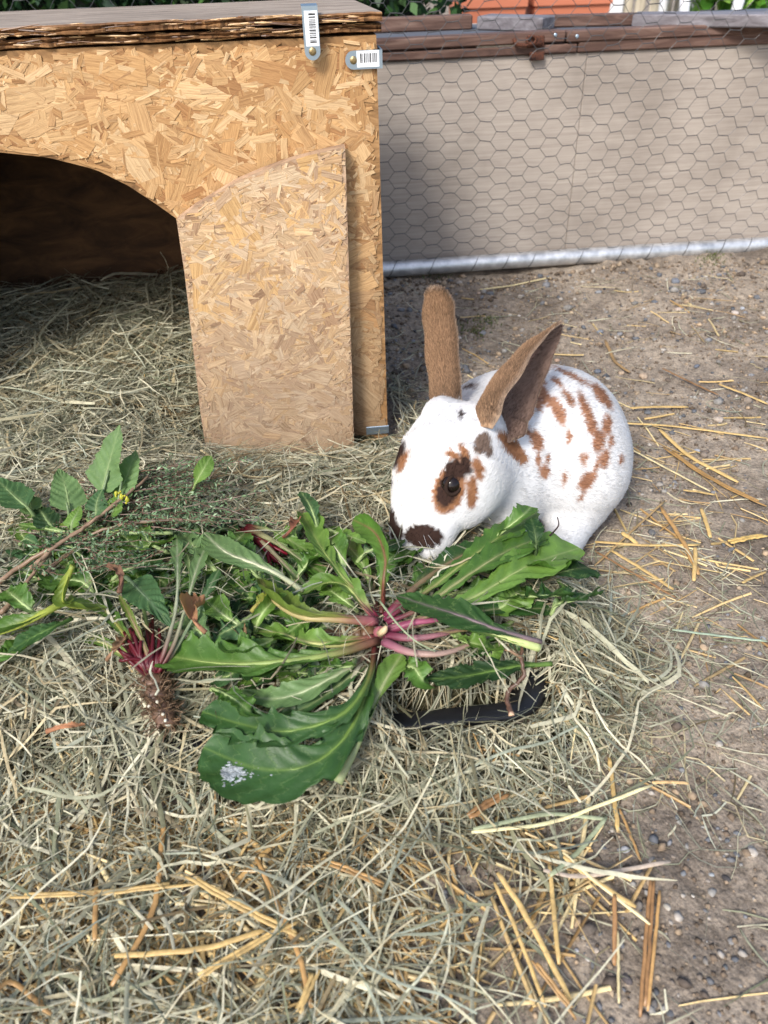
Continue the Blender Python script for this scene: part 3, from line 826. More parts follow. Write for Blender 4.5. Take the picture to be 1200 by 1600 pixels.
# ================================================================== hay
def poly_sd(x, y, P):
    """signed distance, positive inside"""
    x = np.asarray(x, float); y = np.asarray(y, float)
    P = np.asarray(P)[:, :2]; n = len(P)
    d = np.full(x.shape, 1e9); ins = np.zeros(x.shape, bool)
    for i in range(n):
        a, b_ = P[i], P[(i + 1) % n]
        e = b_ - a; wx, wy = x - a[0], y - a[1]
        t = np.clip((wx * e[0] + wy * e[1]) / (e @ e), 0, 1)
        d = np.minimum(d, np.hypot(wx - e[0] * t, wy - e[1] * t))
        c = ((a[1] > y) != (b_[1] > y)) & (x < (b_[0] - a[0]) * (y - a[1]) / (b_[1] - a[1] + 1e-12) + a[0])
        ins ^= c
    return np.where(ins, d, -d)
HAYP = [G(px, py, 0.0)[:2] for px, py in ((-260, 1255), (-260, 640), (-330, 430), (330, 425), (560, 560), (640, 610), (660, 690), (720, 760), (800, 830), (905, 905), (985, 985), (1010, 1060), (985, 1170), (900, 1225), (845, 1262), (760, 1290), (640, 1330), (430, 1300), (200, 1262), (60, 1250))]
MIXP = [G(px, py, 0.0)[:2] for px, py in ((-260, 1230), (60, 1240), (430, 1290), (840, 1250), (930, 1330), (960, 1420), (900, 1560), (880, 1760), (-260, 1760))]
TRAYX = [G(px, py, 0.03)[:2] for px, py in ((596, 1092), (700, 1086), (835, 1040), (864, 1056), (856, 1112), (800, 1132), (610, 1156))]
TRAYL = [G(px, py, 0.02)[:2] for px, py in ((240, 1130), (300, 1135), (310, 1190), (255, 1195))]
def hay_h(x, y):
    s = poly_sd(x, y, HAYP)
    h = 0.048 * sm(-0.005, 0.085, s) + 0.006 * sm(-0.02, 0.01, s)
    # deeper inside the shelter, thinner in front of it at the doorway's right
    u_ = (x - HO[0]) * E_[0] + (y - HO[1]) * E_[1]; v_ = (x - HO[0]) * N_[0] + (y - HO[1]) * N_[1]
    h = h + 0.035 * sm(0.05, 0.36, v_) * (u_ < 0) * (v_ < DEP)
    h = h * (0.75 + 0.5 * fbm(x * 9, y * 9, 41, 3))
    h = h * (1 - 0.90 * np.exp(-((x + 0.10) / 0.14) ** 2 - ((y - 0.775) / 0.065) ** 2))
    s2 = poly_sd(x, y, MIXP)
    h = np.maximum(h, 0.006 * sm(-0.01, 0.05, s2))
    t = poly_sd(x, y, TRAYX)
    h = h + 0.014 * np.exp(-((x + 0.17) / 0.10) ** 2 - ((y - 0.335) / 0.03) ** 2)
    return h * (1 - 0.85 * sm(-0.006, 0.008, t)) + ground_z(x, y)
ha_x = np.arange(-0.78, 0.40, 0.008); ha_y = np.arange(0.12, 1.24, 0.008)
AXg, AYg = np.meshgrid(ha_x, ha_y, indexing='ij')
hh = hay_h(AXg, AYg)
bed_z = hh - 0.017 + (fbm(AXg * 60, AYg * 60, 51, 3) - 0.5) * 0.012
sd_all = poly_sd(AXg, AYg, HAYP)
ug = (AXg - HO[0]) * E_[0] + (AYg - HO[1]) * E_[1]; vg = (AXg - HO[0]) * N_[0] + (AYg - HO[1]) * N_[1]
bed_z = np.where((ug > -0.004) & (vg > -0.03), -0.02, bed_z)
ix = np.arange(AXg.size).reshape(AXg.shape)
okc = (sd_all > 0.012)
okf = okc[:-1, :-1] & okc[1:, 1:] & okc[1:, :-1] & okc[:-1, 1:]
Fb = np.stack([ix[:-1, :-1][okf], ix[1:, :-1][okf], ix[1:, 1:][okf], ix[:-1, 1:][okf]], 1)
tx_ = poly_sd(AXg, AYg, TRAYX)
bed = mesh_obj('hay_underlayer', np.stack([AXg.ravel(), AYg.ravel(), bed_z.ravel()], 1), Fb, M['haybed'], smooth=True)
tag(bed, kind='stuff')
def blocked(x, y):
    """inside a wall of the shelter, in the loose board or under the rabbit"""
    u_ = (x - HO[0]) * E_[0] + (y - HO[1]) * E_[1]; v_ = (x - HO[0]) * N_[0] + (y - HO[1]) * N_[1]
    w1 = (np.abs(u_ + 0.004) < 0.012) & (v_ > -0.012) & (v_ < DEP + 0.01)
    w2 = (u_ > open_r) & (u_ < 0.006) & (v_ > -0.035) & (v_ < 0.016)
    w3 = (v_ > DEP - 0.006) & (u_ < 0)
    rb = (((x - 0.17) / 0.075) ** 2 + ((y - 0.675) / 0.075) ** 2) < 1
    return w1 | w2 | w3 | rb
def blades(name, mat, P0, head, L, W, hfun, lift, pal, K=8, seed=0, curl=0.5, kink=0.25, flat=0.35, pal_w=None, tube=False, thick=0.35, shade=None, clampz=True):
    """many dry grass blades as bent strips (or flattened tubes) lying on hfun"""
    r = np.random.default_rng(seed); n = len(P0)
    ds = (L / (K - 1))[:, None]
    turn = r.normal(0, curl / K, (n, 1)) + r.normal(0, curl * 0.45 / math.sqrt(K), (n, K))
    kk = (r.random((n, K)) < kink / K * 2) * r.normal(0, 1.0, (n, K)); turn = turn * (0.35 + 0.65 * (r.random((n, 1)) < 0.35))
    th = head[:, None] + np.cumsum(turn + kk, 1)
    dx, dy = np.cos(th) * ds, np.sin(th) * ds
    x = P0[:, 0:1] + np.cumsum(dx, 1) - dx.sum(1, keepdims=True) / 2
    y = P0[:, 1:2] + np.cumsum(dy, 1) - dy.sum(1, keepdims=True) / 2
    base = hfun(x, y)
    s_ = np.linspace(-1, 1, K)[None]
    arch = r.normal(0, 1, (n, 1)) * s_ * L[:, None] * 0.16 + (1 - s_ ** 2) * np.abs(r.normal(0, 0.05, (n, 1))) * L[:, None]
    z = base.mean(1, keepdims=True) * 0.35 + base * 0.65 + lift[:, None] + arch * flat * 2
    z = np.maximum(z, ground_z(x, y) + 0.0008)
    z = np.maximum(z, base - 0.02)
    C = np.stack([x, y, z], -1)
    ok = ~blocked(x, y).any(1)
    C, th, W = C[ok], th[ok], W[ok]; n = len(C)
    roll = r.uniform(-1.1, 1.1, (n, 1)) + r.normal(0, 0.25, (n, K)).cumsum(1) * 0.6
    nx, ny = -np.sin(th), np.cos(th)
    wv = np.stack([nx * np.cos(roll), ny * np.cos(roll), np.sin(roll)], -1)
    up = np.stack([-nx * np.sin(roll), -ny * np.sin(roll), np.cos(roll)], -1)
    prof = np.clip(np.minimum(np.linspace(0.75, 1.4, K)[None], np.linspace(2.6, 0.25, K)[None] if not tube else 1), 0, 1)
    hw_ = (W[:, None] * prof / 2)[..., None]
    pidx = r.choice(len(pal), n, p=pal_w); pidx2 = r.choice(len(pal), n, p=pal_w)
    q = r.random((n, 1)) * 0.5
    cc = (np.array(pal)[pidx] * (1 - q) + np.array(pal)[pidx2] * q) * r.uniform(0.72, 1.18, (n, 1))
    if tube:
        ks = 5
        ring = []
        for k in range(ks):
            a = 2 * math.pi * k / ks
            ring.append(C + wv * hw_ * math.cos(a) + up * hw_ * thick * math.sin(a))
        V = np.stack(ring, 2)            # n,K,ks,3
        vi = np.arange(n * K * ks).reshape(n, K, ks)
        F = np.stack([vi[:, :-1, :], np.roll(vi, -1, 2)[:, :-1, :], np.roll(vi, -1, 2)[:, 1:, :], vi[:, 1:, :]], -1).reshape(-1, 4)
        V = V.reshape(-1, 3); cols = np.repeat(cc, K * ks, 0)
        # nodes and paler ends
        kcol = r.uniform(0.85, 1.1, (n, K, 1)); kcol[:, 0] = 1.15; kcol[:, -1] = 1.15
        cols = cols * np.repeat(kcol.reshape(-1, 1), ks, 0)
        return V, F, np.clip(cols, 0, 0.85)
    mid = C + up * hw_ * 0.30
    V = np.stack([C - wv * hw_, mid, C + wv * hw_], 2)
    vi = np.arange(n * K * 3).reshape(n, K, 3)
    F = np.concatenate([np.stack([vi[:, :-1, k], vi[:, :-1, k + 1], vi[:, 1:, k + 1], vi[:, 1:, k]], -1).reshape(-1, 4) for k in (0, 1)])
    cols = np.repeat(cc, K * 3, 0) * np.repeat(r.uniform(0.86, 1.12, (n * K, 1)), 3, 0)
    return V.reshape(-1, 3), F, np.clip(cols, 0, 0.85)
def scatter(n, fn, lo, hi, r):
    out = []
    while sum(map(len, out)) < n:
        q = np.stack([r.uniform(lo[0], hi[0], 20000), r.uniform(lo[1], hi[1], 20000)], 1)
        out.append(q[r.random(len(q)) < fn(q[:, 0], q[:, 1])])
    return np.vstack(out)[:n]
HAYC = [rgb(188, 184, 158), rgb(158, 158, 134), rgb(214, 208, 182), rgb(116, 120, 96), rgb(186, 170, 134), rgb(160, 166, 150), rgb(222, 216, 190), rgb(112, 94, 66)]
HAYW = [.20, .18, .14, .15, .11, .09, .06, .07]
r = np.random.default_rng(101)
def dens_hay(x, y):
    s = poly_sd(x, y, HAYP)
    t = poly_sd(x, y, TRAYX)
    far = 1 - 0.45 * sm(0.9, 1.25, y) - 0.25 * sm(0.25, 0.5, -x - 0.1)
    return sm(-0.02, 0.03, s) * (1 - 0.93 * sm(-0.012, 0.004, t)) * far * (0.65 + 0.5 * fbm(x * 14, y * 14, 55, 2))
parts = []
def addb(*a, **k): parts.append(blades(*a, **k))
n = 25000
P = scatter(n, dens_hay, (-0.62, 0.2), (0.33, 1.24), r)
addb('hay', None, P, r.uniform(-3.14, 3.14, n), r.uniform(0.025, 0.10, n), np.clip(r.lognormal(-6.95, .38, n), .0005, .003), hay_h, -r.exponential(0.008, n) + 0.005, HAYC, 8, 1, 1.5, 0.9, 0.45, HAYW)
n = 4200                                                   # longer, lying on top
P = scatter(n, dens_hay, (-0.6, 0.2), (0.33, 1.22), r)
addb('hay', None, P, r.uniform(-3.14, 3.14, n), r.uniform(0.06, 0.15, n), np.clip(r.lognormal(-6.35, .4, n), .0009, .0045), hay_h, r.exponential(0.004, n) + 0.002, HAYC, 11, 2, 1.7, 0.9, 0.18, HAYW)
def dens_mix(x, y): return sm(-0.02, 0.05, poly_sd(x, y, MIXP)) * (0.25 + 1.1 * sm(0.36, 0.62, fbm(x * 8, y * 8, 66, 3))) * (1 - 0.55 * sm(0.02, 0.12, x) * (1 - sm(0.24, 0.30, y))) * (1 - 0.93 * np.exp(-((x + 0.245) / 0.035) ** 2 - ((y - 0.245) / 0.030) ** 2)) * (1 - 0.8 * np.exp(-((x + 0.10) / 0.03) ** 2 - ((y - 0.205) / 0.02) ** 2))
n = 1250
P = scatter(n, dens_mix, (-0.36, 0.12), (0.2, 0.4), r)
addb('hay', None, P, r.uniform(-3.14, 3.14, n), r.uniform(0.03, 0.12, n), np.clip(r.lognormal(-6.6, .45, n), .0006, .0038), hay_h, r.exponential(0.004, n) + 0.001, HAYC, 10, 3, 1.3, 0.8, 0.2, HAYW)
# stray hay on the bare ground, thicker near the heap
def dens_gr(x, y):
    s = poly_sd(x, y, HAYP)
    return 0.9 * np.exp(-np.clip(-s, 0, 9) / 0.045) * (s < 0.02) + 0.05 + 0.35 * np.exp(-(((x - 0.26) / 0.10) ** 2 + ((y - 0.52) / 0.13) ** 2)) + 0.25 * np.exp(-(((x - 0.05) / 0.05) ** 2 + ((y - 0.83) / 0.10) ** 2))
n = 2100
P = scatter(n, dens_gr, (-0.1, 0.16), (0.62, 1.32), r)
addb('hay', None, P, r.uniform(-3.14, 3.14, n), r.uniform(0.012, 0.075, n), r.uniform(0.0005, 0.0015, n), ground_z, r.exponential(0.0012, n) + 0.001, HAYC, 7, 4, 1.2, 0.6, 0.12, HAYW)
Vh, Fh, Ch, o_ = [], [], [], 0
for V, F, c in parts:
    Vh.append(V); Fh.append(F + o_); Ch.append(c); o_ += len(V)
hay = mesh_obj('hay', np.vstack(Vh), np.vstack(Fh), M['hay'], col=np.vstack(Ch))
tag(hay, kind='stuff')
# ---- golden straw, small pieces
STRC = [rgb(200, 168, 112), rgb(184, 150, 98), rgb(214, 190, 142), rgb(160, 128, 84), rgb(214, 196, 150), rgb(196, 170, 116)]
parts = []
n = 820
P = scatter(n, dens_mix, (-0.34, 0.12), (0.2, 0.36), r)
parts.append(blades('straw', None, P, r.uniform(-3.14, 3.14, n), r.uniform(0.03, 0.11, n), r.uniform(0.0016, 0.0042, n), ground_z, r.uniform(0.002, 0.008, n), STRC, 6, 11, 0.10, 0.08, 0.08, tube=True))
def dens_st(x, y): return 0.1 + 1.0 * np.exp(-(((x - 0.29) / 0.10) ** 2 + ((y - 0.58) / 0.12) ** 2)) + 0.3 * np.exp(-(((x - 0.36) / 0.12) ** 2 + ((y - 0.75) / 0.1) ** 2))
n = 230
P = scatter(n, dens_st, (0.10, 0.17), (0.62, 1.3), r)
parts.append(blades('straw', None, P, np.where(r.random(n) < 0.6, r.normal(-0.35, 0.5, n), r.uniform(-3.14, 3.14, n)), r.uniform(0.015, 0.07, n), r.uniform(0.001, 0.0032, n), ground_z, r.uniform(0.001, 0.003, n), STRC, 5, 12, 0.10, 0.08, 0.05, tube=True))
n = 500
P = scatter(n, dens_hay, (-0.4, 0.25), (0.33, 1.2), r)
parts.append(blades('straw', None, P, r.uniform(-3.14, 3.14, n), r.uniform(0.02, 0.07, n), r.uniform(0.001, 0.0028, n), hay_h, -r.exponential(0.002, n) + 0.002, STRC, 6, 13, 0.3, 0.3, 0.2, tube=True))
Vh, Fh, Ch, o_ = [], [], [], 0
for V, F, c in parts:
    Vh.append(V); Fh.append(F + o_); Ch.append(c); o_ += len(V)
st = mesh_obj('straw', np.vstack(Vh), np.vstack(Fh), M['straw'], col=np.vstack(Ch), smooth=True)
tag(st, kind='stuff')
# ---- the stalks one can pick out, each an object: (points in the survey, width px, colour, bundle, label)
GO, GD, PA, BRW, GG = rgb(204, 172, 112), rgb(172, 134, 84), rgb(226, 208, 160), rgb(150, 112, 72), rgb(160, 166, 132)
STALK = [
 ([(318, 1545), (470, 1455)], 13, GO, 'long golden straw stalk slanting across the lower left'),
 ([(30, 1420), (160, 1412), (320, 1395)], 11, GO, 'level golden straw stalk at the left edge above the bare patch'),
 ([(0, 1580), (30, 1545), (90, 1600)], 9, GD, 'orange straw piece in the bottom left corner'),
 ([(185, 1560), (250, 1440), (262, 1290)], 10, GD, 'brown orange straw stalk standing steeply in the lower left'),
 ([(160, 1490), (158, 1400)], 9, GD, 'short upright brown straw left of the steep orange stalk'),
 ([(300, 1390), (390, 1440), (480, 1485)], 13, GO, 'thick golden stalk running down right at the bottom middle'),
 ([(405, 1360), (470, 1500), (490, 1590)], 9, GD, 'brown straw stalk dropping to the bottom edge in the middle'),
 ([(190, 1515), (330, 1500), (420, 1470)], 10, GO, 'golden straw piece lying almost level at the bottom left of centre'),
 ([(520, 1375), (600, 1400)], 11, GD, 'short orange stalk poking from the hay near bottom centre'),
 ([(470, 1600), (500, 1528)], 14, GO, 'bright golden straw end at the bottom edge, left of centre'),
 ([(775, 1385), (815, 1440), (890, 1572)], 10, GO, 'long golden stalk slanting down to the bottom edge right of centre'),
 ([(828, 1520), (900, 1600)], 11, GD, 'orange straw with a frayed top at the bottom edge'),
 ([(770, 1400), (800, 1460), (850, 1585)], 7, GO, 'thin golden stalk beside the long slanting one'),
 ([(1016, 1382), (1003, 1590)], 13, BRW, 'flat brown straw blade standing upright at bottom right'),
 ([(1028, 1400), (1012, 1580)], 6, GD, 'narrow ochre blade just behind the flat brown one'),
 ([(956, 1412), (960, 1510)], 8, BRW, 'short brown straw left of the flat upright blade'),
 ([(963, 1460), (966, 1570)], 5, PA, 'pale thin straw left of the flat upright blade'),
 ([(950, 1190), (958, 1240), (965, 1302)], 8, GO, 'yellow jointed straw lying downwards on the bare dirt'),
 ([(966, 1270), (985, 1310), (1000, 1350)], 5, GD, 'thin bent orange stem below the yellow jointed straw'),
 ([(845, 1380), (900, 1385), (1042, 1360)], 8, rgb(196, 178, 160), 'pinkish beige flat stem lying level on the bottom right dirt'),
 ([(875, 1352), (930, 1392), (1012, 1455)], 6, PA, 'cream white stem slanting down on the bottom right dirt'),
 ([(876, 1358), (915, 1382), (990, 1428)], 9, GO, 'ribbed golden straw above the cream white stem'),
 ([(855, 1370), (862, 1440), (870, 1520)], 8, GO, 'upright golden straw piece left of the cream white stem'),
 ([(738, 1320), (850, 1282), (945, 1290)], 8, GG, 'grey green blade lying level at the edge of the heap'),
 ([(730, 1300), (790, 1262)], 15, BRW, 'wide brown straw piece at the edge of the hay heap'),
 ([(735, 1325), (860, 1300), (1015, 1240)], 7, PA, 'long pale yellow stalk reaching from the heap onto the dirt'),
 ([(1016, 1232), (1075, 1226)], 6, rgb(206, 170, 120), 'small split beige straw alone on the dirt at lower right'),
 ([(855, 1390), (900, 1345), (945, 1287)], 8, GG, 'grey green blade slanting up beside the yellow stalk'),
 ([(985, 636), (1076, 634)], 6, GO, 'short yellow straw lying level right of the rabbit'),
 ([(970, 662), (1050, 663), (1200, 680)], 5, GO, 'thin golden stalk reaching level to the right edge'),
 ([(1030, 672), (1075, 706), (1155, 748)], 8, GO, 'thick golden stalk slanting down right of the rabbit'),
 ([(1038, 698), (1110, 742), (1200, 786)], 11, rgb(170, 132, 78), 'broad brown straw running to the right edge'),
 ([(985, 703), (1050, 728), (1112, 760)], 4, PA, 'thin pale stem starting at the rabbit rump'),
 ([(1122, 604), (1200, 630)], 5, GO, 'golden straw crossing the right edge at rabbit ear height'),
 ([(1035, 576), (1080, 596), (1122, 618)], 4, BRW, 'thin brown stem above right of the rabbit rump'),
 ([(946, 530), (962, 558), (985, 576)], 6, rgb(150, 122, 84), 'curved brown stem lying on the dirt behind the rabbit'),
 ([(750, 452), (800, 443), (860, 432)], 4, PA, 'pale dry stem on the dirt between the ears and the pipe'),
 ([(930, 845), (1010, 848), (1095, 846)], 6, GO, 'long level golden straw in front of the rabbit foot'),
 ([(972, 830), (998, 846)], 9, GO, 'stubby split straw touching the long level one'),
 ([(1032, 790), (1070, 845), (1093, 892)], 8, GD, 'ochre straw leaning down through the scattered pieces'),
 ([(1096, 792), (1112, 835)], 7, GO, 'short leaning yellow straw right of the ochre one'),
 ([(1085, 905), (1088, 850)], 7, GO, 'upright short straw below the level golden one'),
 ([(1068, 765), (1120, 766)], 5, GO, 'small orange yellow straw lying level at the right'),
 ([(1140, 845), (1200, 830)], 12, rgb(222, 186, 112), 'bundle of bright straw at the right edge'),
 ([(955, 858), (1010, 885), (1055, 912)], 7, GO, 'straw slanting down in front of the rabbit'),
 ([(930, 860), (990, 890), (1058, 925)], 5, BRW, 'thin tan straw just left of the slanting one'),
 ([(1040, 780), (930, 880)], 4, rgb(180, 150, 104), 'thin tan stem crossing the others in front of the rabbit'),
 ([(1160, 910), (1200, 885)], 5, GO, 'hooked straw at the right edge below the bright bundle'),
 ([(1050, 985), (1120, 990), (1200, 1000)], 5, rgb(170, 186, 160), 'pale green blade lying to the right edge'),
 ([(640, 835), (700, 870)], 4, PA, 'hidden') ][:-1]
def stalk(pts, wpx, col, label, split):
    P = [G(px, py, 0.0) for px, py in pts]; wpx = wpx * 0.88
    z0 = 0.011 if pts[0][0] < 880 and pts[0][1] > 1250 else 0.004
    inmix = poly_sd(np.array([p[0] for p in P]), np.array([p[1] for p in P]), MIXP) > 0
    P = [np.array([p[0], p[1], (float(hay_h(np.array(p[0]), np.array(p[1]))) + 0.010 if m_ else float(ground_z(np.array(p[0]), np.array(p[1]))) + z0) + (0.004 if k == 0 else 0)]) for k, (p, m_) in enumerate(zip(P, inmix))]
    if len(P) == 2: P.insert(1, (P[0] + P[1]) / 2 + np.array([0, 0, 0.001]))
    ts = np.linspace(0, 1, len(P)); tt = np.linspace(0, 1, 14)
    Q = np.stack([np.interp(tt, ts, [p[k] for p in P]) for k in range(3)], 1)
    for _ in range(3): Q[1:-1] = (Q[:-2] + 2 * Q[1:-1] + Q[2:]) / 4
    depth = float((Q[7] - C0) @ _f); w_ = wpx * depth / FOC
    mb = MB(); r = np.random.default_rng(int(pts[0][0] + pts[0][1]))
    T = Q[-1] - Q[0]; T /= np.linalg.norm(T); S_ = np.cross(Z_, T); S_ /= np.linalg.norm(S_)
    n_s = max(1, split)
    for k in range(n_s):
        o_ = (k - (n_s - 1) / 2) * w_ / n_s
        rr = np.full(14, w_ / n_s * 0.52); rr[0] *= 0.7; rr[-1] *= 0.6; rr[6] *= 1.12
        cc = np.clip(np.tile(col, (14, 1)) * r.uniform(0.8, 1.15) * r.uniform(0.92, 1.06, (14, 1)), 0, 0.8)
        cc[6] *= 0.75
        j0, j1 = (0, 14) if k == 0 else (r.integers(0, 2), 14 - r.integers(0, 3))
        mb.tube((Q + S_ * (o_ + r.normal(0, w_ * 0.06, (14, 1))) + Z_ * r.normal(0, 0.0004))[j0:j1], rr[j0:j1], 8, cc[j0:j1], flat=0.4)
    o = mb.build('straw_stalk', M['straw'], smooth=True, usecol=True)
    o.data.transform(Matrix.Translation(-Vector(Q[7]))); o.location = Q[7]
    tag(o, label, 'straw', 'straw stalks lying on the ground')
for pts_, w_, c_, lb in STALK: stalk(pts_, w_, c_, lb, 1 if w_ < 11 else 2)

# ================================================================== stones
ico = [(0, 0, 1)] + [(math.cos(a) * 0.894, math.sin(a) * 0.894, 0.447) for a in np.arange(5) * 1.2566] + [(math.cos(a) * 0.894, math.sin(a) * 0.894, -0.447) for a in np.arange(5) * 1.2566 + 0.628] + [(0, 0, -1)]
icoF = [[0, 1 + k, 1 + (k + 1) % 5] for k in range(5)] + [[1 + k, 6 + k, 1 + (k + 1) % 5] for k in range(5)] + [[1 + (k + 1) % 5, 6 + k, 6 + (k + 1) % 5] for k in range(5)] + [[11, 6 + (k + 1) % 5, 6 + k] for k in range(5)]
ico = np.array(ico); icoF = np.array(icoF)
def subdiv(V, F):
    V = [tuple(v) for v in V]; idx = {}; out = []
    def mid(a, b_):
        k = (min(a, b_), max(a, b_))
        if k not in idx:
            p = (np.array(V[a]) + np.array(V[b_])); p /= np.linalg.norm(p); idx[k] = len(V); V.append(tuple(p))
        return idx[k]
    for a, b_, c in F:
        x, y, z = mid(a, b_), mid(b_, c), mid(c, a)
        out += [[a, x, z], [b_, y, x], [c, z, y], [x, y, z]]
    return np.array(V), np.array(out)
STC = [rgb(122, 122, 124), rgb(94, 96, 100), rgb(150, 146, 140), rgb(170, 148, 122), rgb(134, 122, 110), rgb(104, 92, 82), rgb(166, 158, 148)]
n = 9000
def dens_stone(x, y): return 0.25 + 0.9 * sm(0.5, 0.7, fbm(x * 7, y * 7, 77, 3)) + 0.5 * sm(0.32, 0.18, y)
r = np.random.default_rng(55)
P = scatter(n, dens_stone, (-0.25, 0.14), (0.75, 1.36), r)
sz = np.clip(r.lognormal(-6.55, 0.5, n), 0.0004, 0.0056) * (1 + 0.5 * sm(0.6, 1.2, P[:, 1]))
Vb = ico[None] * r.uniform(0.7, 1.25, (n, 12, 1)) * sz[:, None, None] * np.stack([r.uniform(0.8, 1.4, n), r.uniform(0.7, 1.0, n), r.uniform(0.5, 0.8, n)], 1)[:, None]
an = r.uniform(0, 6.28, n); ca, sa = np.cos(an)[:, None], np.sin(an)[:, None]
Vb = np.stack([Vb[..., 0] * ca - Vb[..., 1] * sa, Vb[..., 0] * sa + Vb[..., 1] * ca, Vb[..., 2]], -1)
Vb += np.stack([P[:, 0], P[:, 1], ground_z(P[:, 0], P[:, 1]) + sz * 0.3], 1)[:, None]
Fs_ = (icoF[None] + (np.arange(n) * 12)[:, None, None]).reshape(-1, 3)
cc = np.array(STC)[r.integers(len(STC), size=n)] * r.uniform(0.6, 1.15, (n, 1))
gv = mesh_obj('gravel', Vb.reshape(-1, 3), Fs_, M['stone'], col=np.repeat(cc, 12, 0)); tag(gv, kind='stuff')
n = 26000                                                   # crumbs of soil
P = scatter(n, lambda x, y: 0.3 + 0.9 * sm(0.40, 0.65, fbm(x * 11, y * 11, 88, 3)) + 2.0 * np.exp(-((y - (1.33 + 0.088 * x)) / 0.05) ** 2), (-0.22, 0.14), (0.75, 1.37), r)
sz = np.clip(r.lognormal(-6.9, 0.55, n), 0.0003, 0.006) * (1 + 1.1 * np.exp(-((P[:, 1] - (1.335 + 0.088 * P[:, 0])) / 0.035) ** 2))
o4 = np.array([(1, 0, 0), (-1, 0, 0), (0, 1, 0), (0, -1, 0), (0, 0, 1), (0, 0, -1)], float); o4F = np.array([(0, 2, 4), (2, 1, 4), (1, 3, 4), (3, 0, 4), (2, 0, 5), (1, 2, 5), (3, 1, 5), (0, 3, 5)])
Vb = o4[None] * r.uniform(0.6, 1.3, (n, 6, 1)) * sz[:, None, None]
an = r.uniform(0, 6.28, n); ca, sa = np.cos(an)[:, None], np.sin(an)[:, None]
Vb = np.stack([Vb[..., 0] * ca - Vb[..., 1] * sa, Vb[..., 0] * sa + Vb[..., 1] * ca, Vb[..., 2] * 0.8], -1)
Vb += np.stack([P[:, 0], P[:, 1], ground_z(P[:, 0], P[:, 1]) + sz * 0.3], 1)[:, None]
cc = np.array([rgb(140, 122, 102), rgb(118, 102, 86), rgb(160, 142, 120), rgb(96, 82, 68)])[r.integers(4, size=n)] * r.uniform(0.75, 1.15, (n, 1))
sc_ = mesh_obj('soil_crumbs', Vb.reshape(-1, 3), (o4F[None] + (np.arange(n) * 6)[:, None, None]).reshape(-1, 3), M['stone'], col=np.repeat(cc, 6, 0)); tag(sc_, kind='stuff')
sV, sF = subdiv(ico, icoF)
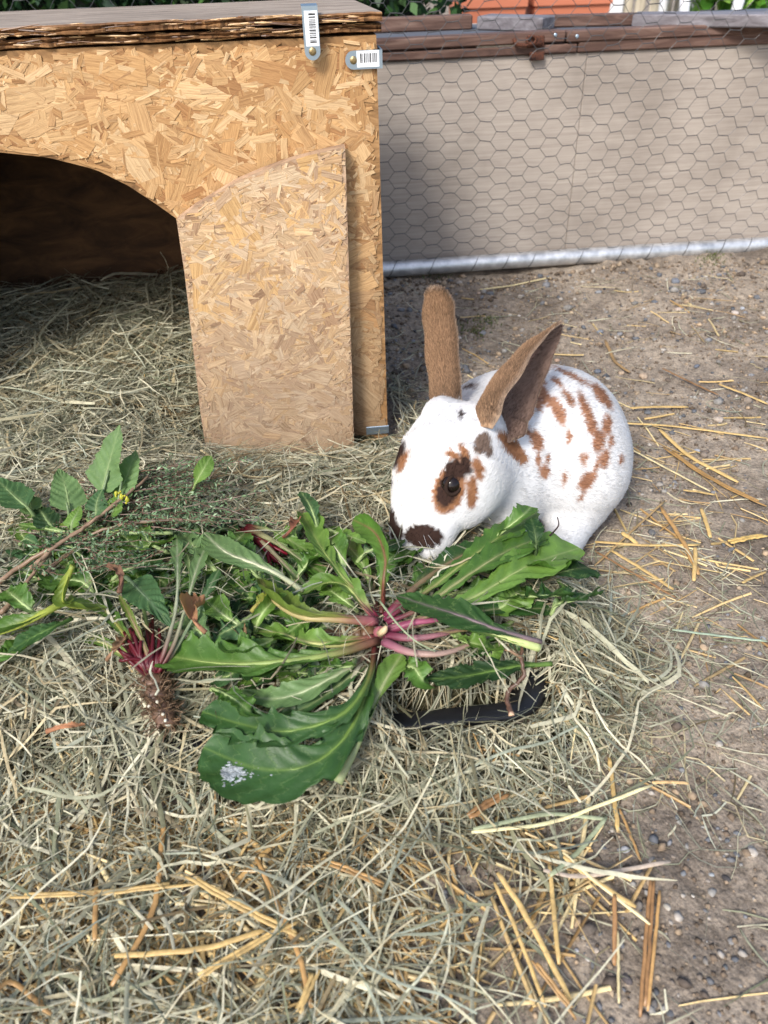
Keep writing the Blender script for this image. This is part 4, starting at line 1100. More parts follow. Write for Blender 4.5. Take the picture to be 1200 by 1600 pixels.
PEB = [(1006, 588, 15, rgb(206, 170, 128), 'tan pebble behind the rabbit rump, largest of that trio'), (971, 583, 10, rgb(212, 176, 130), 'small tan pebble left of the largest tan one'), (951, 604, 10, rgb(186, 160, 128), 'tan pebble nearest to the rabbit rump'),
 (934, 581, 12, rgb(112, 122, 138), 'blue grey stone behind the rabbit rump'), (937, 519, 10, rgb(140, 146, 156), 'blue grey stone on the bare ground right of the ear tip'), (968, 522, 9, rgb(158, 156, 158), 'pale grey stone right of the blue grey one'),
 (1012, 645, 12, rgb(120, 124, 130), 'grey stone just below the short yellow straw'), (1123, 656, 17, rgb(206, 182, 156), 'flat pinkish stone by the level straws at right'), (1088, 572, 9, rgb(118, 128, 146), 'slate blue stone at the start of a pale stem'),
 (1089, 704, 8, rgb(178, 184, 196), 'pale blue pebble between the thick straws'), (1060, 484, 12, rgb(220, 190, 164), 'cream stone near the pipe at upper right'), (1148, 489, 12, rgb(222, 200, 180), 'whitish stone by the right edge near the pipe'), (1160, 482, 8, rgb(190, 196, 204), 'pale grey stone touching the whitish one'),
 (1055, 440, 13, rgb(128, 136, 150), 'blue grey stone at the foot of the fence'), (1023, 472, 9, rgb(112, 118, 130), 'small slate stone left of the cream one'), (935, 457, 10, rgb(158, 160, 162), 'grey stone near the pipe in line with the ear tip'), (981, 453, 5, rgb(224, 218, 206), 'tiny white stone near the pipe'),
 (717, 528, 9, rgb(206, 190, 170), 'rounded cream pebble right of the upright ear'), (736, 524, 9, rgb(176, 158, 140), 'dull brown pebble beside the cream one'), (754, 521, 11, rgb(150, 150, 152), 'grey pebble right of the dull brown one'), (797, 492, 6, rgb(220, 206, 190), 'small white pebble above the grey one'), (811, 493, 5, rgb(226, 214, 198), 'tiny white pebble next to another above the ears'),
 (871, 563, 8, rgb(206, 158, 116), 'orange pebble beside the tip of the tilted ear'), (748, 458, 6, rgb(208, 170, 136), 'small orange pebble near the fence above the ears'),
 (975, 1366, 9, rgb(196, 132, 104), 'reddish pebble above the pinkish beige stem'), (978, 1327, 14, rgb(186, 186, 190), 'pale grey stone in the lower right dirt'), (1058, 1276, 7, rgb(122, 128, 138), 'blue grey pebble in the lower right dirt'), (1117, 1242, 8, rgb(96, 100, 108), 'dark grey pebble in the lower right dirt'),
 (1042, 1416, 11, rgb(200, 188, 164), 'upright pale stone right of the flat brown straw'), (1083, 1399, 6, rgb(216, 206, 190), 'small white pebble right of the pale stone'), (1112, 1366, 8, rgb(178, 184, 188), 'pale rounded pebble at the right'), (1107, 1376, 7, rgb(176, 158, 138), 'tan pebble just below the pale rounded one'), (1135, 1372, 12, rgb(82, 76, 76), 'dark oval stone at the lower right'), (1068, 1364, 9, rgb(134, 138, 144), 'grey pebble left of the pale rounded one'),
 (966, 1446, 9, rgb(196, 164, 120), 'yellowish pebble among the lower gravel'), (932, 1485, 9, rgb(214, 190, 160), 'cream pebble in the gravel at the bottom'), (918, 1498, 8, rgb(222, 210, 196), 'white pebble in the gravel at the bottom'), (901, 1484, 6, rgb(210, 208, 208), 'white grey pebble left in the gravel'), (953, 1508, 9, rgb(184, 154, 110), 'ochre pebble in the gravel at the bottom'),
 (1044, 1475, 9, rgb(132, 132, 138), 'grey flat stone right of the upright straw blade'), (1152, 1302, 10, rgb(128, 132, 138), 'grey stone near the right edge'), (1151, 1334, 9, rgb(110, 112, 118), 'darker grey stone near the right edge'), (1190, 1302, 11, rgb(154, 140, 112), 'ochre grey stone at the right edge'), (1134, 1511, 9, rgb(112, 116, 118), 'dull grey stone in the lower right corner area'), (1142, 1470, 10, rgb(146, 142, 138), 'flat beige grey stone at the lower right'),
 (1048, 1583, 11, rgb(108, 110, 116), 'dark stone at the bottom edge'), (1022, 1570, 14, rgb(136, 126, 116), 'brownish stone at the bottom edge beside the dark one'), (980, 1530, 16, rgb(104, 92, 92), 'dark purple brown stone at the bottom of the gravel'), (946, 1540, 8, rgb(92, 96, 104), 'round slate pebble at the bottom of the gravel'),
 (31, 1379, 8, rgb(138, 138, 138), 'grey pebble on the bare patch at the left edge'), (62, 1447, 9, rgb(126, 130, 140), 'blue grey pebble on the left bare patch'), (112, 1590, 9, rgb(112, 114, 122), 'grey pebble at the bottom left'), (16, 1352, 7, rgb(122, 118, 112), 'small grey pebble highest on the left bare patch'),
 (1006, 482, 5, rgb(200, 196, 186), 'tiny pale pebble right of the ears near the fence'), (1192, 997, 8, rgb(168, 180, 196), 'shiny blue grey chip at the right edge')]
r = np.random.default_rng(77)
for (px, py, wpx, c_, lb) in PEB:
    p = G(px, py, 0.0); z = float(ground_z(np.array(p[0]), np.array(p[1])))
    p = G(px, py, z + 0.001)
    s_ = wpx * float((p - C0) @ _f) / FOC * 0.5
    n_ = np.array([vnoise(sV[:, 0] * 1.6 + px, sV[:, 1] * 1.6 + py + sV[:, 2] * 1.3, 3)]).T
    V = sV * (0.72 + 0.55 * n_) * np.array([r.uniform(1.0, 1.25), r.uniform(0.8, 1.0), r.uniform(0.5, 0.75)]) * s_
    a = r.uniform(0, 3.14); V = V @ np.array([[math.cos(a), math.sin(a), 0], [-math.sin(a), math.cos(a), 0], [0, 0, 1]])
    cg_ = np.array(c_); cg_ = (cg_ * 0.6 + cg_.mean() * 0.4) * 0.72; o = mesh_obj('pebble', V, sF, M['stone'], col=np.tile(cg_, (len(V), 1)), smooth=False)
    o.location = (p[0], p[1], z + s_ * 0.25)
    tag(o, lb, 'pebble', 'pebbles on the dirt')
# moss on the ground
mc = []
for k in range(900):
    cx, cy = [(738, 513), (757, 496), (700, 500), (1110, 415), (735, 640), (680, 425)][k % 6]
    p = G(cx + r.normal(0, 13), cy + r.normal(0, 5), 0)
    mc.append((p[0], p[1], float(ground_z(np.array(p[0]), np.array(p[1])))))
mc = np.array(mc); d = r.normal(0, 0.5, (900, 3)); d[:, 2] = np.abs(d[:, 2]) + 0.6
s_ = np.cross(d, r.normal(0, 1, (900, 3))); s_ /= np.linalg.norm(s_, axis=1)[:, None]; l_ = r.uniform(0.002, 0.006, (900, 1))
V = np.stack([mc, mc + d * l_ * 0.5 + s_ * l_ * 0.2, mc + d * l_, mc + d * l_ * 0.5 - s_ * l_ * 0.2], 1).reshape(-1, 3)
ms = mesh_obj('moss', V, np.arange(3600).reshape(900, 4), M['hay'], col=np.repeat(np.array([rgb(78, 88, 44), rgb(96, 108, 56)])[r.integers(2, size=900)], 4, 0)); tag(ms, kind='stuff')

# ================================================================== black tray under the hay
tray = thing('plastic_tray', 'black plastic tray half buried in the hay under the greens', 'tray', tuple(G(600, 1110, 0.0)))
tc = [G(180, 1205, 0.0), G(842, 1135, 0.0)]
tE = unit3((tc[1] - tc[0]) * np.array([1, 1, 0])); tN = np.array([-tE[1], tE[0], 0.])
TL = float((tc[1] - tc[0]) @ tE); TD = 0.24
def trf(u_, v_, z): return tc[0] + tE * u_ + tN * v_ + Z_ * z
def rrect(ins, rad, z, m=6):
    P = []
    for (cx, cy, a0) in ((TL - ins - rad, ins + rad, -90), (TL - ins - rad, TD - ins - rad, 0), (ins + rad, TD - ins - rad, 90), (ins + rad, ins + rad, 180)):
        for k in range(m + 1):
            a = math.radians(a0 + 90 * k / m); P.append(trf(cx + rad * math.cos(a), cy + rad * math.sin(a), z))
    return P
rings = [rrect(0.012, 0.024, 0.002), rrect(0.004, 0.028, 0.026), rrect(-0.008, 0.036, 0.027), rrect(-0.011, 0.038, 0.030), rrect(-0.008, 0.037, 0.0335), rrect(0.004, 0.030, 0.0345), rrect(0.009, 0.026, 0.027), rrect(0.018, 0.022, 0.005)]
n_ = len(rings[0]); V = [np.array([p[0], p[1], p[2] * 0.82]) for R_ in rings for p in R_]
F = [[i * n_ + j, i * n_ + (j + 1) % n_, (i + 1) * n_ + (j + 1) % n_, (i + 1) * n_ + j] for i in range(7) for j in range(n_)]
F += [list(range(n_))[::-1], [7 * n_ + j for j in range(n_)]]
tr_o = mesh_obj('tray_body', V, F, M['black_plastic'], smooth=True)
par(tr_o, tray)
# ================================================================== green plants on the hay
def catmull(P, n):
    P = np.asarray(P, float)
    if len(P) == 2: P = np.array([P[0], (P[0] + P[1]) / 2, P[1]])
    Q = np.vstack([2 * P[0] - P[1], P, 2 * P[-1] - P[-2]])
    out = []
    for t in np.linspace(0, len(P) - 1 - 1e-6, n):
        i = int(t); u_ = t - i
        a, b_, c, d = Q[i], Q[i + 1], Q[i + 2], Q[i + 3]
        out.append(0.5 * (2 * b_ + (c - a) * u_ + (2 * a - 5 * b_ + 4 * c - d) * u_ ** 2 + (3 * b_ - a - 3 * c + d) * u_ ** 3))
    out = np.array(out)
    s_ = np.concatenate([[0], np.cumsum(np.linalg.norm(np.diff(out, axis=0), axis=1))])
    t2 = np.linspace(0, s_[-1], n)
    return np.stack([np.interp(t2, s_, out[:, k]) for k in range(3)], 1), s_[-1]
PROF = {   # half width along the leaf (0 base .. 1 tip)
 'dandelion': ([0, .10, .25, .40, .55, .70, .82, .92, .97, 1], [.06, .08, .18, .42, .68, .92, 1.0, .80, .50, .04]),
 'strap':     ([0, .10, .25, .45, .65, .80, .90, .96, 1], [.12, .22, .50, .80, 1.0, .92, .66, .40, .04]),
 'lance':     ([0, .12, .28, .45, .60, .75, .88, .96, 1], [.05, .08, .40, .82, 1.0, .92, .60, .28, .03]),
 'heart':     ([0, .22, .26, .34, .45, .60, .75, .90, 1], [.03, .035, .50, .98, 1.0, .86, .62, .30, .03]),
 'petiole':   ([0, .45, .60, .75, .88, .96, 1], [.10, .12, .35, .80, 1.0, .6, .04]),
 'spoon':     ([0, .30, .45, .62, .80, .93, 1], [.06, .08, .50, .95, 1.0, .6, .04]),
}
GREEN = {'mid': rgb(74, 108, 42), 'deep': rgb(50, 82, 38), 'light': rgb(100, 132, 58), 'sage': rgb(104, 132, 84), 'olive': rgb(98, 118, 48), 'blue': rgb(68, 100, 62), 'yellow': rgb(150, 158, 70), 'dark': rgb(40, 66, 36)}
def leaf(name, pts, wpx, prof='dandelion', tooth=0.25, nt=9, col='mid', rib=None, base=None, cup=0.25, wave=0.10, roll=0.0, twist=0.0, seed=0, parent=None, mat='leaf', ribr=0.0019, lobed=0.0, crease=0.0, stain=None, ribw=1.0, edge=None):
    """one leaf blade with its midrib; pts = survey positions (x, y, height) from base to tip, wpx = full width in survey px"""
    r = np.random.default_rng(seed + int(pts[0][0] * 3 + pts[-1][1]))
    W3 = [G(px, py, z) for px, py, z in pts]
    NU = 76
    S_, L = catmull(W3, NU)
    T = np.gradient(S_, axis=0); T /= np.linalg.norm(T, axis=1)[:, None]
    us = np.linspace(0, 1, NU)
    depth = float((S_[NU // 2] - C0) @ _f)
    hw = wpx * depth / FOC * 0.5
    wprof = np.interp(us, *PROF[prof]) * hw
    vs = np.array([-1, -.86, -.7, -.52, -.34, -.18, -.07, 0, .07, .18, .34, .52, .7, .86, 1.0]); NV = len(vs)
    body_ = sm(0.12, 0.35, us) * sm(1.0, 0.93, us)
    tb = {}
    for sg in (-1, 1):
        ph = us * nt * (1 + 0.25 * sg * math.sin(seed)) + 0.35 * sg + 1.5 * (vnoise(us * 4, us * 0 + 3.3 * sg, seed + 5) - 0.5)
        saw = ph - np.floor(ph)
        tb[sg] = 1 - tooth * body_ * (1 - saw) ** 1.0 * (0.15 + 1.5 * vnoise(us * nt * 0.7, us * 0 + 9 * sg, seed + 8)) - 0.16 * body_ * vnoise(us * 36, us * 0 + sg, seed + 2)
        if lobed: tb[sg] *= 1 - lobed * body_ * (0.5 + 0.5 * np.cos(ph * 2 * math.pi * 0.5 + sg))
    V, Cc, UV = [], [], []
    cg = np.array(GREEN[col]) * r.uniform(0.9, 1.1)
    crib = np.array(rib if rib is not None else rgb(172, 190, 130)); cb = np.array(base if base is not None else crib)
    twt = roll + twist * (us - 0.3)
    f1, f2 = r.uniform(14, 24), r.uniform(26, 40)
    p1, p2 = r.uniform(0, 6, 2)
    for i in range(NU):
        up = Z_ - T[i] * (T[i] @ Z_)
        if np.linalg.norm(up) < 0.15: up = -_f - T[i] * (T[i] @ -_f)
        up /= np.linalg.norm(up); sd_ = np.cross(T[i], up)
        a = twt[i]; u2, s2 = up * math.cos(a) + sd_ * math.sin(a), sd_ * math.cos(a) - up * math.sin(a)
        for v in vs:
            sg = -1 if v < 0 else 1
            w_ = wprof[i] * (1 - abs(v) ** 3 * (1 - tb[sg][i]))
            lat = v * w_
            cang = cup * (1 + 0.4 * math.sin(us[i] * 7 + p1))
            hgt = cang * abs(v) ** 1.6 * w_ * 0.9 + wave * hw * body_[i] * (abs(v) ** 1.3) * (math.sin(us[i] * f1 + p1 + sg * 1.1) * 0.7 + math.sin(us[i] * f2 + p2 + sg) * 0.45) - crease * abs(v) * w_
            hgt += (0.075 + 0.03 * math.sin(us[i] * 11 + p1)) * hw * body_[i] * math.sin(us[i] * 58 - abs(v) * 10 + p2 + 1.2 * math.sin(us[i] * 9)) * (1 - v * v) * abs(v) * 2
            lat *= math.cos(min(1.2, abs(cang) * 0.5 * abs(v)))
            V.append(S_[i] + s2 * lat + u2 * hgt)
            k = math.exp(-(abs(v) * w_ / (ribr * ribw * 1.1 * (1.25 - us[i]))) ** 2)
            kb = 1 - float(sm(0.0, 0.32, us[i]))
            c_ = cg * (0.93 + 0.14 * vnoise(np.array(us[i] * 8), np.array(v * 3), seed + 1))
            rc = crib * (1 - kb) + cb * kb
            c_ = c_ * (1 - 0.55 * kb) + rc * 0.55 * kb if prof != 'heart' else c_
            kx = k * (0.5 + 0.3 * kb); c_ = c_ * (1 - kx) + rc * kx
            if edge is not None: 
                ke = 0.5 * float(sm(0.75, 1, abs(v))); c_ = c_ * (1 - ke) + np.array(edge) * ke
            Cc.append(c_); UV.append((us[i] * L / 0.16, v * w_ / 0.03))
    F = [[i * NV + j, (i + 1) * NV + j, (i + 1) * NV + j + 1, i * NV + j + 1] for i in range(NU - 1) for j in range(NV - 1)]
    mb = MB().add(V, F, np.array(Cc))
    # midrib as a tapering half sunk rod
    kk = [i for i in range(0, NU - 6, 3)]
    ru = np.array([max(0.00035, ribr * ribw * (1.15 - 1.05 * us[i])) for i in kk])
    cr = [np.clip((crib * float(sm(0.02, 0.35, us[i])) + cb * (1 - float(sm(0.02, 0.35, us[i])))) * r.uniform(0.95, 1.05), 0, 0.9) for i in kk]
    ups = []
    for i in kk:
        up = Z_ - T[i] * (T[i] @ Z_); up /= np.linalg.norm(up) + 1e-9; ups.append(up)
    mb.tube([S_[i] - u_ * (0.0006) for i, u_ in zip(kk, ups)], ru, 7, np.array(cr), flat=0.8)
    n_rod = len(kk) * 7
    V_ = np.vstack(mb.V); uv = np.zeros((len(V_), 2)); uv[:len(UV)] = UV; uv[len(UV):] = (0.25 / 11, 9)
    o = mesh_obj(name, V_, mb.F, M[mat], col=np.clip(np.vstack(mb.C), 0, 0.9), uv=uv, smooth=True)
    if parent is not None:
        o.parent = parent; o.matrix_parent_inverse = Matrix.Translation(-parent.location)
    return o
def single(label, cat, *a, group=None, **k):
    o = leaf('loose_leaf', *a, **k)
    p = np.array([v.co[:] for v in o.data.vertices]).mean(0)
    o.data.transform(Matrix.Translation(-Vector(p))); o.location = p
    return tag(o, label, cat, group)
PINK, PURP, PALE_, RED = rgb(146, 84, 102), rgb(112, 40, 66), rgb(176, 192, 132), rgb(96, 18, 34)
BROWNR = rgb(128, 84, 70)
Zt = 0.062
# ---- the large dandelion in the middle
dan = thing('dandelion_plant', 'large uprooted dandelion rosette with pink purple stem bases lying in front of the rabbit', 'plant', tuple(G(590, 985, Zt)))
CX = (592, 988)
def D(pts, w, **k): return leaf('leaf', pts, w, parent=dan, **k)
D([(590, 1000, .074), (520, 1022, .084), (430, 1034, .086), (340, 1036, .080), (247, 1022, .070)], 112, prof='dandelion', tooth=.30, nt=8, col='mid', rib=rgb(150, 168, 96), base=BROWNR, cup=.42, wave=.16, ribw=1.7, seed=1)
D([(588, 970, .076), (530, 966, .090), (470, 962, .092), (428, 938, .084), (404, 904, .074)], 46, prof='strap', tooth=.12, col='olive', rib=rgb(176, 160, 110), base=rgb(168, 96, 104), cup=.9, wave=.10, roll=.5, ribw=2.2, seed=2)
D([(585, 995, .070), (530, 1006, .078), (480, 1004, .078), (440, 990, .072), (395, 986, .064)], 62, prof='strap', tooth=.35, nt=7, col='light', rib=rgb(196, 196, 130), base=rgb(150, 84, 80), cup=.55, wave=.18, roll=.3, ribw=1.7, seed=3)
D([(586, 1006, .070), (575, 1062, .078), (535, 1115, .080), (450, 1142, .076), (380, 1132, .068), (316, 1112, .060)], 92, prof='dandelion', tooth=.34, nt=7, col='deep', rib=rgb(112, 138, 64), base=rgb(104, 46, 46), cup=.30, wave=.16, roll=-.25, seed=4)
big = D([(588, 1008, .068), (572, 1080, .074), (540, 1150, .070), (480, 1196, .068), (400, 1200, .064), (318, 1168, .058)], 136, prof='dandelion', tooth=.42, nt=6, col='deep', rib=rgb(108, 134, 62), base=rgb(110, 60, 56), cup=.30, wave=.20, roll=-.30, seed=5)
D([(580, 1020, .064), (530, 1052, .070), (470, 1082, .070), (420, 1092, .066), (366, 1080, .060)], 58, prof='lance', tooth=.18, nt=6, col='sage', rib=rgb(190, 200, 160), base=rgb(120, 90, 80), cup=.2, wave=.12, seed=6)
D([(585, 1026, .060), (540, 1062, .064), (490, 1098, .062), (430, 1128, .056)], 44, prof='strap', tooth=.15, col='blue', rib=rgb(150, 164, 116), base=rgb(110, 70, 60), cup=.5, seed=7)
D([(526, 1222, .050), (552, 1172, .060), (580, 1110, .066), (604, 1060, .070), (628, 1022, .070)], 50, prof='petiole', tooth=.10, col='light', rib=rgb(162, 172, 122), base=rgb(150, 158, 116), cup=.5, wave=.08, ribw=1.9, seed=8)
D([(594, 1010, .062), (580, 1070, .066), (556, 1130, .066), (515, 1180, .056)], 40, prof='strap', tooth=.12, col='deep', rib=rgb(120, 100, 66), base=rgb(100, 44, 44), cup=.7, roll=-.4, seed=9)
# stem bases running right and the leaves above them
D([(600, 968, .076), (648, 938, .082), (705, 895, .086), (770, 846, .086), (838, 800, .078)], 62, prof='dandelion', tooth=.28, nt=9, col='mid', rib=rgb(150, 160, 96), base=PURP, cup=.35, wave=.16, roll=-.15, seed=10)
D([(604, 972, .080), (660, 948, .088), (722, 905, .092), (790, 862, .090), (852, 838, .080)], 74, prof='dandelion', tooth=.30, nt=8, col='mid', rib=rgb(158, 160, 110), base=PURP, cup=.30, wave=.18, seed=11)
D([(606, 980, .078), (670, 962, .084), (745, 930, .088), (825, 884, .086), (905, 856, .070)], 100, prof='dandelion', tooth=.22, nt=6, col='light', rib=rgb(160, 174, 110), base=PINK, cup=.22, wave=.20, seed=12)
D([(604, 986, .074), (664, 974, .080), (730, 958, .080), (800, 950, .074), (862, 952, .064)], 60, prof='dandelion', tooth=.3, nt=7, col='deep', rib=rgb(150, 150, 110), base=rgb(120, 44, 70), cup=.3, wave=.15, seed=13)
D([(600, 1002, .078), (640, 1018, .084), (690, 1020, .086), (740, 1004, .080), (800, 978, .070)], 40, prof='petiole', tooth=.2, col='mid', rib=rgb(168, 140, 130), base=rgb(150, 88, 108), cup=.3, ribw=1.8, seed=14)
D([(602, 992, .074), (650, 996, .080), (700, 988, .080), (760, 974, .074)], 36, prof='petiole', tooth=.2, col='mid', rib=rgb(160, 110, 120), base=rgb(116, 42, 68), cup=.3, ribw=1.9, seed=15)
D([(604, 984, .074), (645, 972, .082), (690, 966, .082), (740, 946, .076)], 30, prof='petiole', tooth=.1, col='mid', rib=rgb(170, 90, 120), base=rgb(124, 48, 76), cup=.3, ribw=1.8, seed=16)
D([(602, 964, .074), (626, 938, .082), (660, 908, .080), (700, 880, .074), (752, 852, .066)], 56, prof='dandelion', tooth=.3, col='deep', rib=rgb(140, 120, 90), base=PURP, cup=.3, ribw=1.8, seed=17)
# leaves running up from the crown
D([(590, 965, .074), (562, 930, .084), (528, 892, .088), (496, 846, .082), (472, 802, .074)], 56, prof='dandelion', tooth=.2, nt=8, col='light', rib=rgb(152, 170, 96), base=rgb(122, 40, 60), cup=.55, wave=.12, roll=.3, seed=18)
D([(586, 966, .074), (566, 944, .084), (540, 915, .086), (505, 912, .080), (462, 936, .068)], 54, prof='strap', tooth=.2, nt=6, col='light', rib=rgb(170, 180, 110), base=rgb(150, 70, 90), cup=.5, wave=.18, roll=.2, seed=19)
D([(596, 958, .070), (598, 910, .076), (606, 878, .076), (626, 864, .070), (650, 878, .062)], 60, prof='dandelion', tooth=.2, col='mid', cup=.3, base=rgb(104, 48, 44), seed=20)
D([(598, 948, .080), (600, 905, .104), (602, 870, .112), (586, 832, .106), (552, 812, .090)], 44, prof='strap', tooth=.12, col='mid', rib=rgb(128, 100, 70), base=rgb(112, 56, 50), cup=.6, wave=.10, roll=-.8, seed=21)
D([(592, 960, .066), (580, 920, .070), (566, 880, .070), (540, 850, .064), (508, 826, .058)], 50, prof='dandelion', tooth=.3, col='light', cup=.3, base=rgb(120, 60, 60), seed=22)
D([(588, 975, .062), (540, 968, .062), (500, 980, .060), (455, 970, .054), (420, 955, .05)], 50, prof='dandelion', tooth=.3, col='sage', cup=.3, seed=23)
# crown and tap root
mb = MB()
mb.sphere(G(594, 988, .074), (0.0055, 0.005, 0.005), 14, 8, col=rgb(150, 90, 96))
mb.tube([G(594, 990, .076), G(601, 984, .082), G(604, 978, .085)], [0.0034, 0.0026, 0.001], 7, rgb(200, 176, 140))
o = mb.build('crown', M['stem'], smooth=True, usecol=True); o.parent = dan; o.matrix_parent_inverse = Matrix.Translation(-dan.location)
mb = MB()
rr = np.random.default_rng(4)
Q, _L = catmull([G(592, 990, .066), G(560, 992, .062), (G(520, 994, .060)), G(478, 1000, .056)], 20)
mb.tube(Q + rr.normal(0, .0006, Q.shape), np.linspace(.0095, .004, 20) * rr.uniform(.85, 1.15, 20), 9, np.tile(rgb(112, 84, 60), (20, 1)) * rr.uniform(.7, 1.2, (20, 1)))
o = mb.build('root', M['stem'], smooth=True, usecol=True); o.parent = dan; o.matrix_parent_inverse = Matrix.Translation(-dan.location)
# bird dropping on the lowest leaf
mb = MB(); bl = []
for k in range(420):
    p = (346 + rr.gamma(2.2, 7), 1208 + rr.normal(0, 6) * (1 if k % 3 else .4) + (8 if k % 17 == 0 else 0))
    bl.append(p)
bpy.context.view_layer.update()
deps = bpy.context.evaluated_depsgraph_get()
from mathutils.bvhtree import BVHTree
bv = BVHTree.FromPolygons([dan.matrix_world @ big.matrix_parent_inverse @ v.co for v in big.data.vertices], [tuple(p.vertices) for p in big.data.polygons])
for (px, py) in bl:
    d = Vector(unit3(ray(px, py)))
    h_ = bv.ray_cast(Vector(C0), d)
    if h_[0] is None: continue
    s_ = rr.uniform(.0003, .0010)
    mb.sphere(np.array(h_[0]) - np.array(d) * 0.0003, (s_ * rr.uniform(1, 1.8), s_ * .8, s_ * 0.16), 8, 5, col=np.array(rgb(178, 184, 184)) * rr.uniform(.4, 1.0))
if mb.n:
    o = mb.build('white_droppings', M['stone'], smooth=True, usecol=True); o.parent = dan; o.matrix_parent_inverse = Matrix.Translation(-dan.location); tag(o, kind='stuff')

# ---- second plant at left: hairy root, fan of red stems
p2 = thing('dandelion_plant', 'smaller uprooted dandelion with crimson stems and a hairy brown root at left', 'plant', tuple(G(238, 1060, .062)))
def D2(pts, w, **k): return leaf('leaf', pts, w, parent=p2, **k)
REDS = dict(rib=rgb(150, 130, 96), base=RED)
D2([(240, 1060, .066), (226, 1010, .080), (202, 960, .088), (186, 930, .084)], 14, prof='strap', col='olive', **REDS, seed=31)
D2([(243, 1052, .068), (262, 1000, .086), (276, 940, .094), (277, 872, .088), (276, 842, .080)], 30, prof='petiole', tooth=.4, nt=8, col='sage', rib=rgb(170, 176, 150), base=RED, seed=32)
D2([(244, 1054, .068), (272, 1004, .082), (292, 940, .090), (310, 880, .086), (326, 846, .080)], 40, prof='petiole', tooth=.3, col='sage', rib=rgb(176, 180, 150), base=RED, seed=33)
D2([(244, 1056, .066), (276, 1010, .078), (310, 950, .084), (342, 890, .078)], 26, prof='petiole', tooth=.3, col='blue', rib=rgb(150, 166, 130), base=RED, seed=34)
D2([(238, 1056, .064), (216, 1016, .070), (190, 985, .070), (160, 950, .066), (110, 920, .060), (60, 905, .055)], 60, prof='dandelion', tooth=.3, col='mid', rib=rgb(150, 150, 80), base=RED, seed=35)
D2([(236, 1060, .060), (204, 1030, .064), (150, 1000, .062), (70, 985, .056), (0, 990, .05)], 34, prof='strap', tooth=.1, col='light', rib=rgb(200, 200, 140), base=rgb(150, 40, 60), seed=36)
D2([(242, 1050, .064), (236, 1006, .072), (226, 960, .076), (214, 900, .074), (198, 850, .07)], 54, prof='petiole', tooth=.45, nt=9, col='mid', rib=rgb(140, 160, 100), base=RED, seed=37)
D2([(246, 1054, .064), (280, 1000, .07), (330, 960, .072), (352, 930, .068)], 30, prof='petiole', tooth=.3, col='deep', rib=rgb(150, 160, 120), base=RED, seed=38)
mb = MB()
for k in range(20):
    a = -1.9 + 2.2 * k / 19
    e = (240 + 62 * math.sin(a * 0.62) + rr.normal(0, 4), 1000 - 18 * math.cos(a) + rr.normal(0, 10))
    Q, _L = catmull([G(240 + rr.normal(0, 4), 1060, .062), G((240 + e[0]) / 2 + rr.normal(0, 4), 1032, .075), G(e[0], e[1], .078 + rr.uniform(-.012, .008))], 10)
    mb.tube(Q, np.linspace(.0026, .0012, 10), 6, np.tile(rgb(84, 18, 28), (10, 1)) * rr.uniform(.7, 1.35))
o = mb.build('red_stems', M['stem'], smooth=True, usecol=True); o.parent = p2; o.matrix_parent_inverse = Matrix.Translation(-p2.location); tag(o, kind='stuff')
Q, _L = catmull([G(238, 1056, .062), G(244, 1080, .060), G(252, 1106, .056), G(261, 1132, .052)], 26)
nz = 0.85 + 0.3 * vnoise(np.arange(26) * .45, np.zeros(26), 3)
mb = MB().tube(Q + rr.normal(0, .0006, Q.shape), np.linspace(.0098, .0076, 26) * nz, 12, np.tile(rgb(112, 86, 70), (26, 1)) * rr.uniform(.6, 1.15, (26, 1)))
for k in range(420):
    i = rr.integers(2, 24); d = rr.normal(0, 1, 3); d -= 0; d /= np.linalg.norm(d)
    p = Q[i] + d * .009
    q_ = p + d * rr.uniform(.003, .007) + rr.normal(0, .003, 3); 
    mb.tube([p, (p + q_) / 2 + rr.normal(0, .0015, 3), q_], .00035, 3, np.array(rgb(120, 96, 74)) * rr.uniform(.5, 1.3), cap=False)
mb.sphere(G(262, 1128, .053), (.0044, .0032, .0036), 10, 6, col=rgb(224, 220, 206))
for k in range(4): mb.sphere(Q[rr.integers(3, 22)] + np.array([rr.uniform(-.006, .006), -.0085, .006]), .0014, 6, 4, col=rgb(214, 206, 188))
o = mb.build('root', M['stem'], smooth=True, usecol=True); o.parent = p2; o.matrix_parent_inverse = Matrix.Translation(-p2.location)

# ---- third plant, mostly hidden: dark red stems between the herb and the big rosette
p3 = thing('dandelion_plant', 'partly buried dandelion with dark red stems fanning out under the herb sprigs', 'plant', tuple(G(385, 828, .055)))
def D3(pts, w, **k): return leaf('leaf', pts, w, parent=p3, **k)
DR = rgb(92, 14, 30)
D3([(384, 828, .062), (420, 856, .070), (452, 890, .070), (478, 918, .062)], 16, prof='petiole', col='mid', rib=rgb(160, 150, 120), base=DR, ribw=1.8, seed=41)
D3([(386, 824, .066), (430, 846, .076), (470, 874, .074), (512, 900, .066)], 40, prof='petiole', tooth=.3, col='mid', rib=rgb(150, 150, 110), base=DR, ribw=1.8, seed=42)
D3([(384, 832, .058), (404, 860, .064), (424, 900, .062), (440, 935, .056)], 30, prof='petiole', tooth=.3, col='deep', rib=rgb(140, 140, 110), base=DR, ribw=1.5, seed=43)
D3([(388, 820, .066), (430, 830, .078), (462, 850, .078), (498, 872, .070)], 40, prof='petiole', tooth=.3, col='light', rib=rgb(150, 160, 110), base=DR, seed=44)
mb = MB()
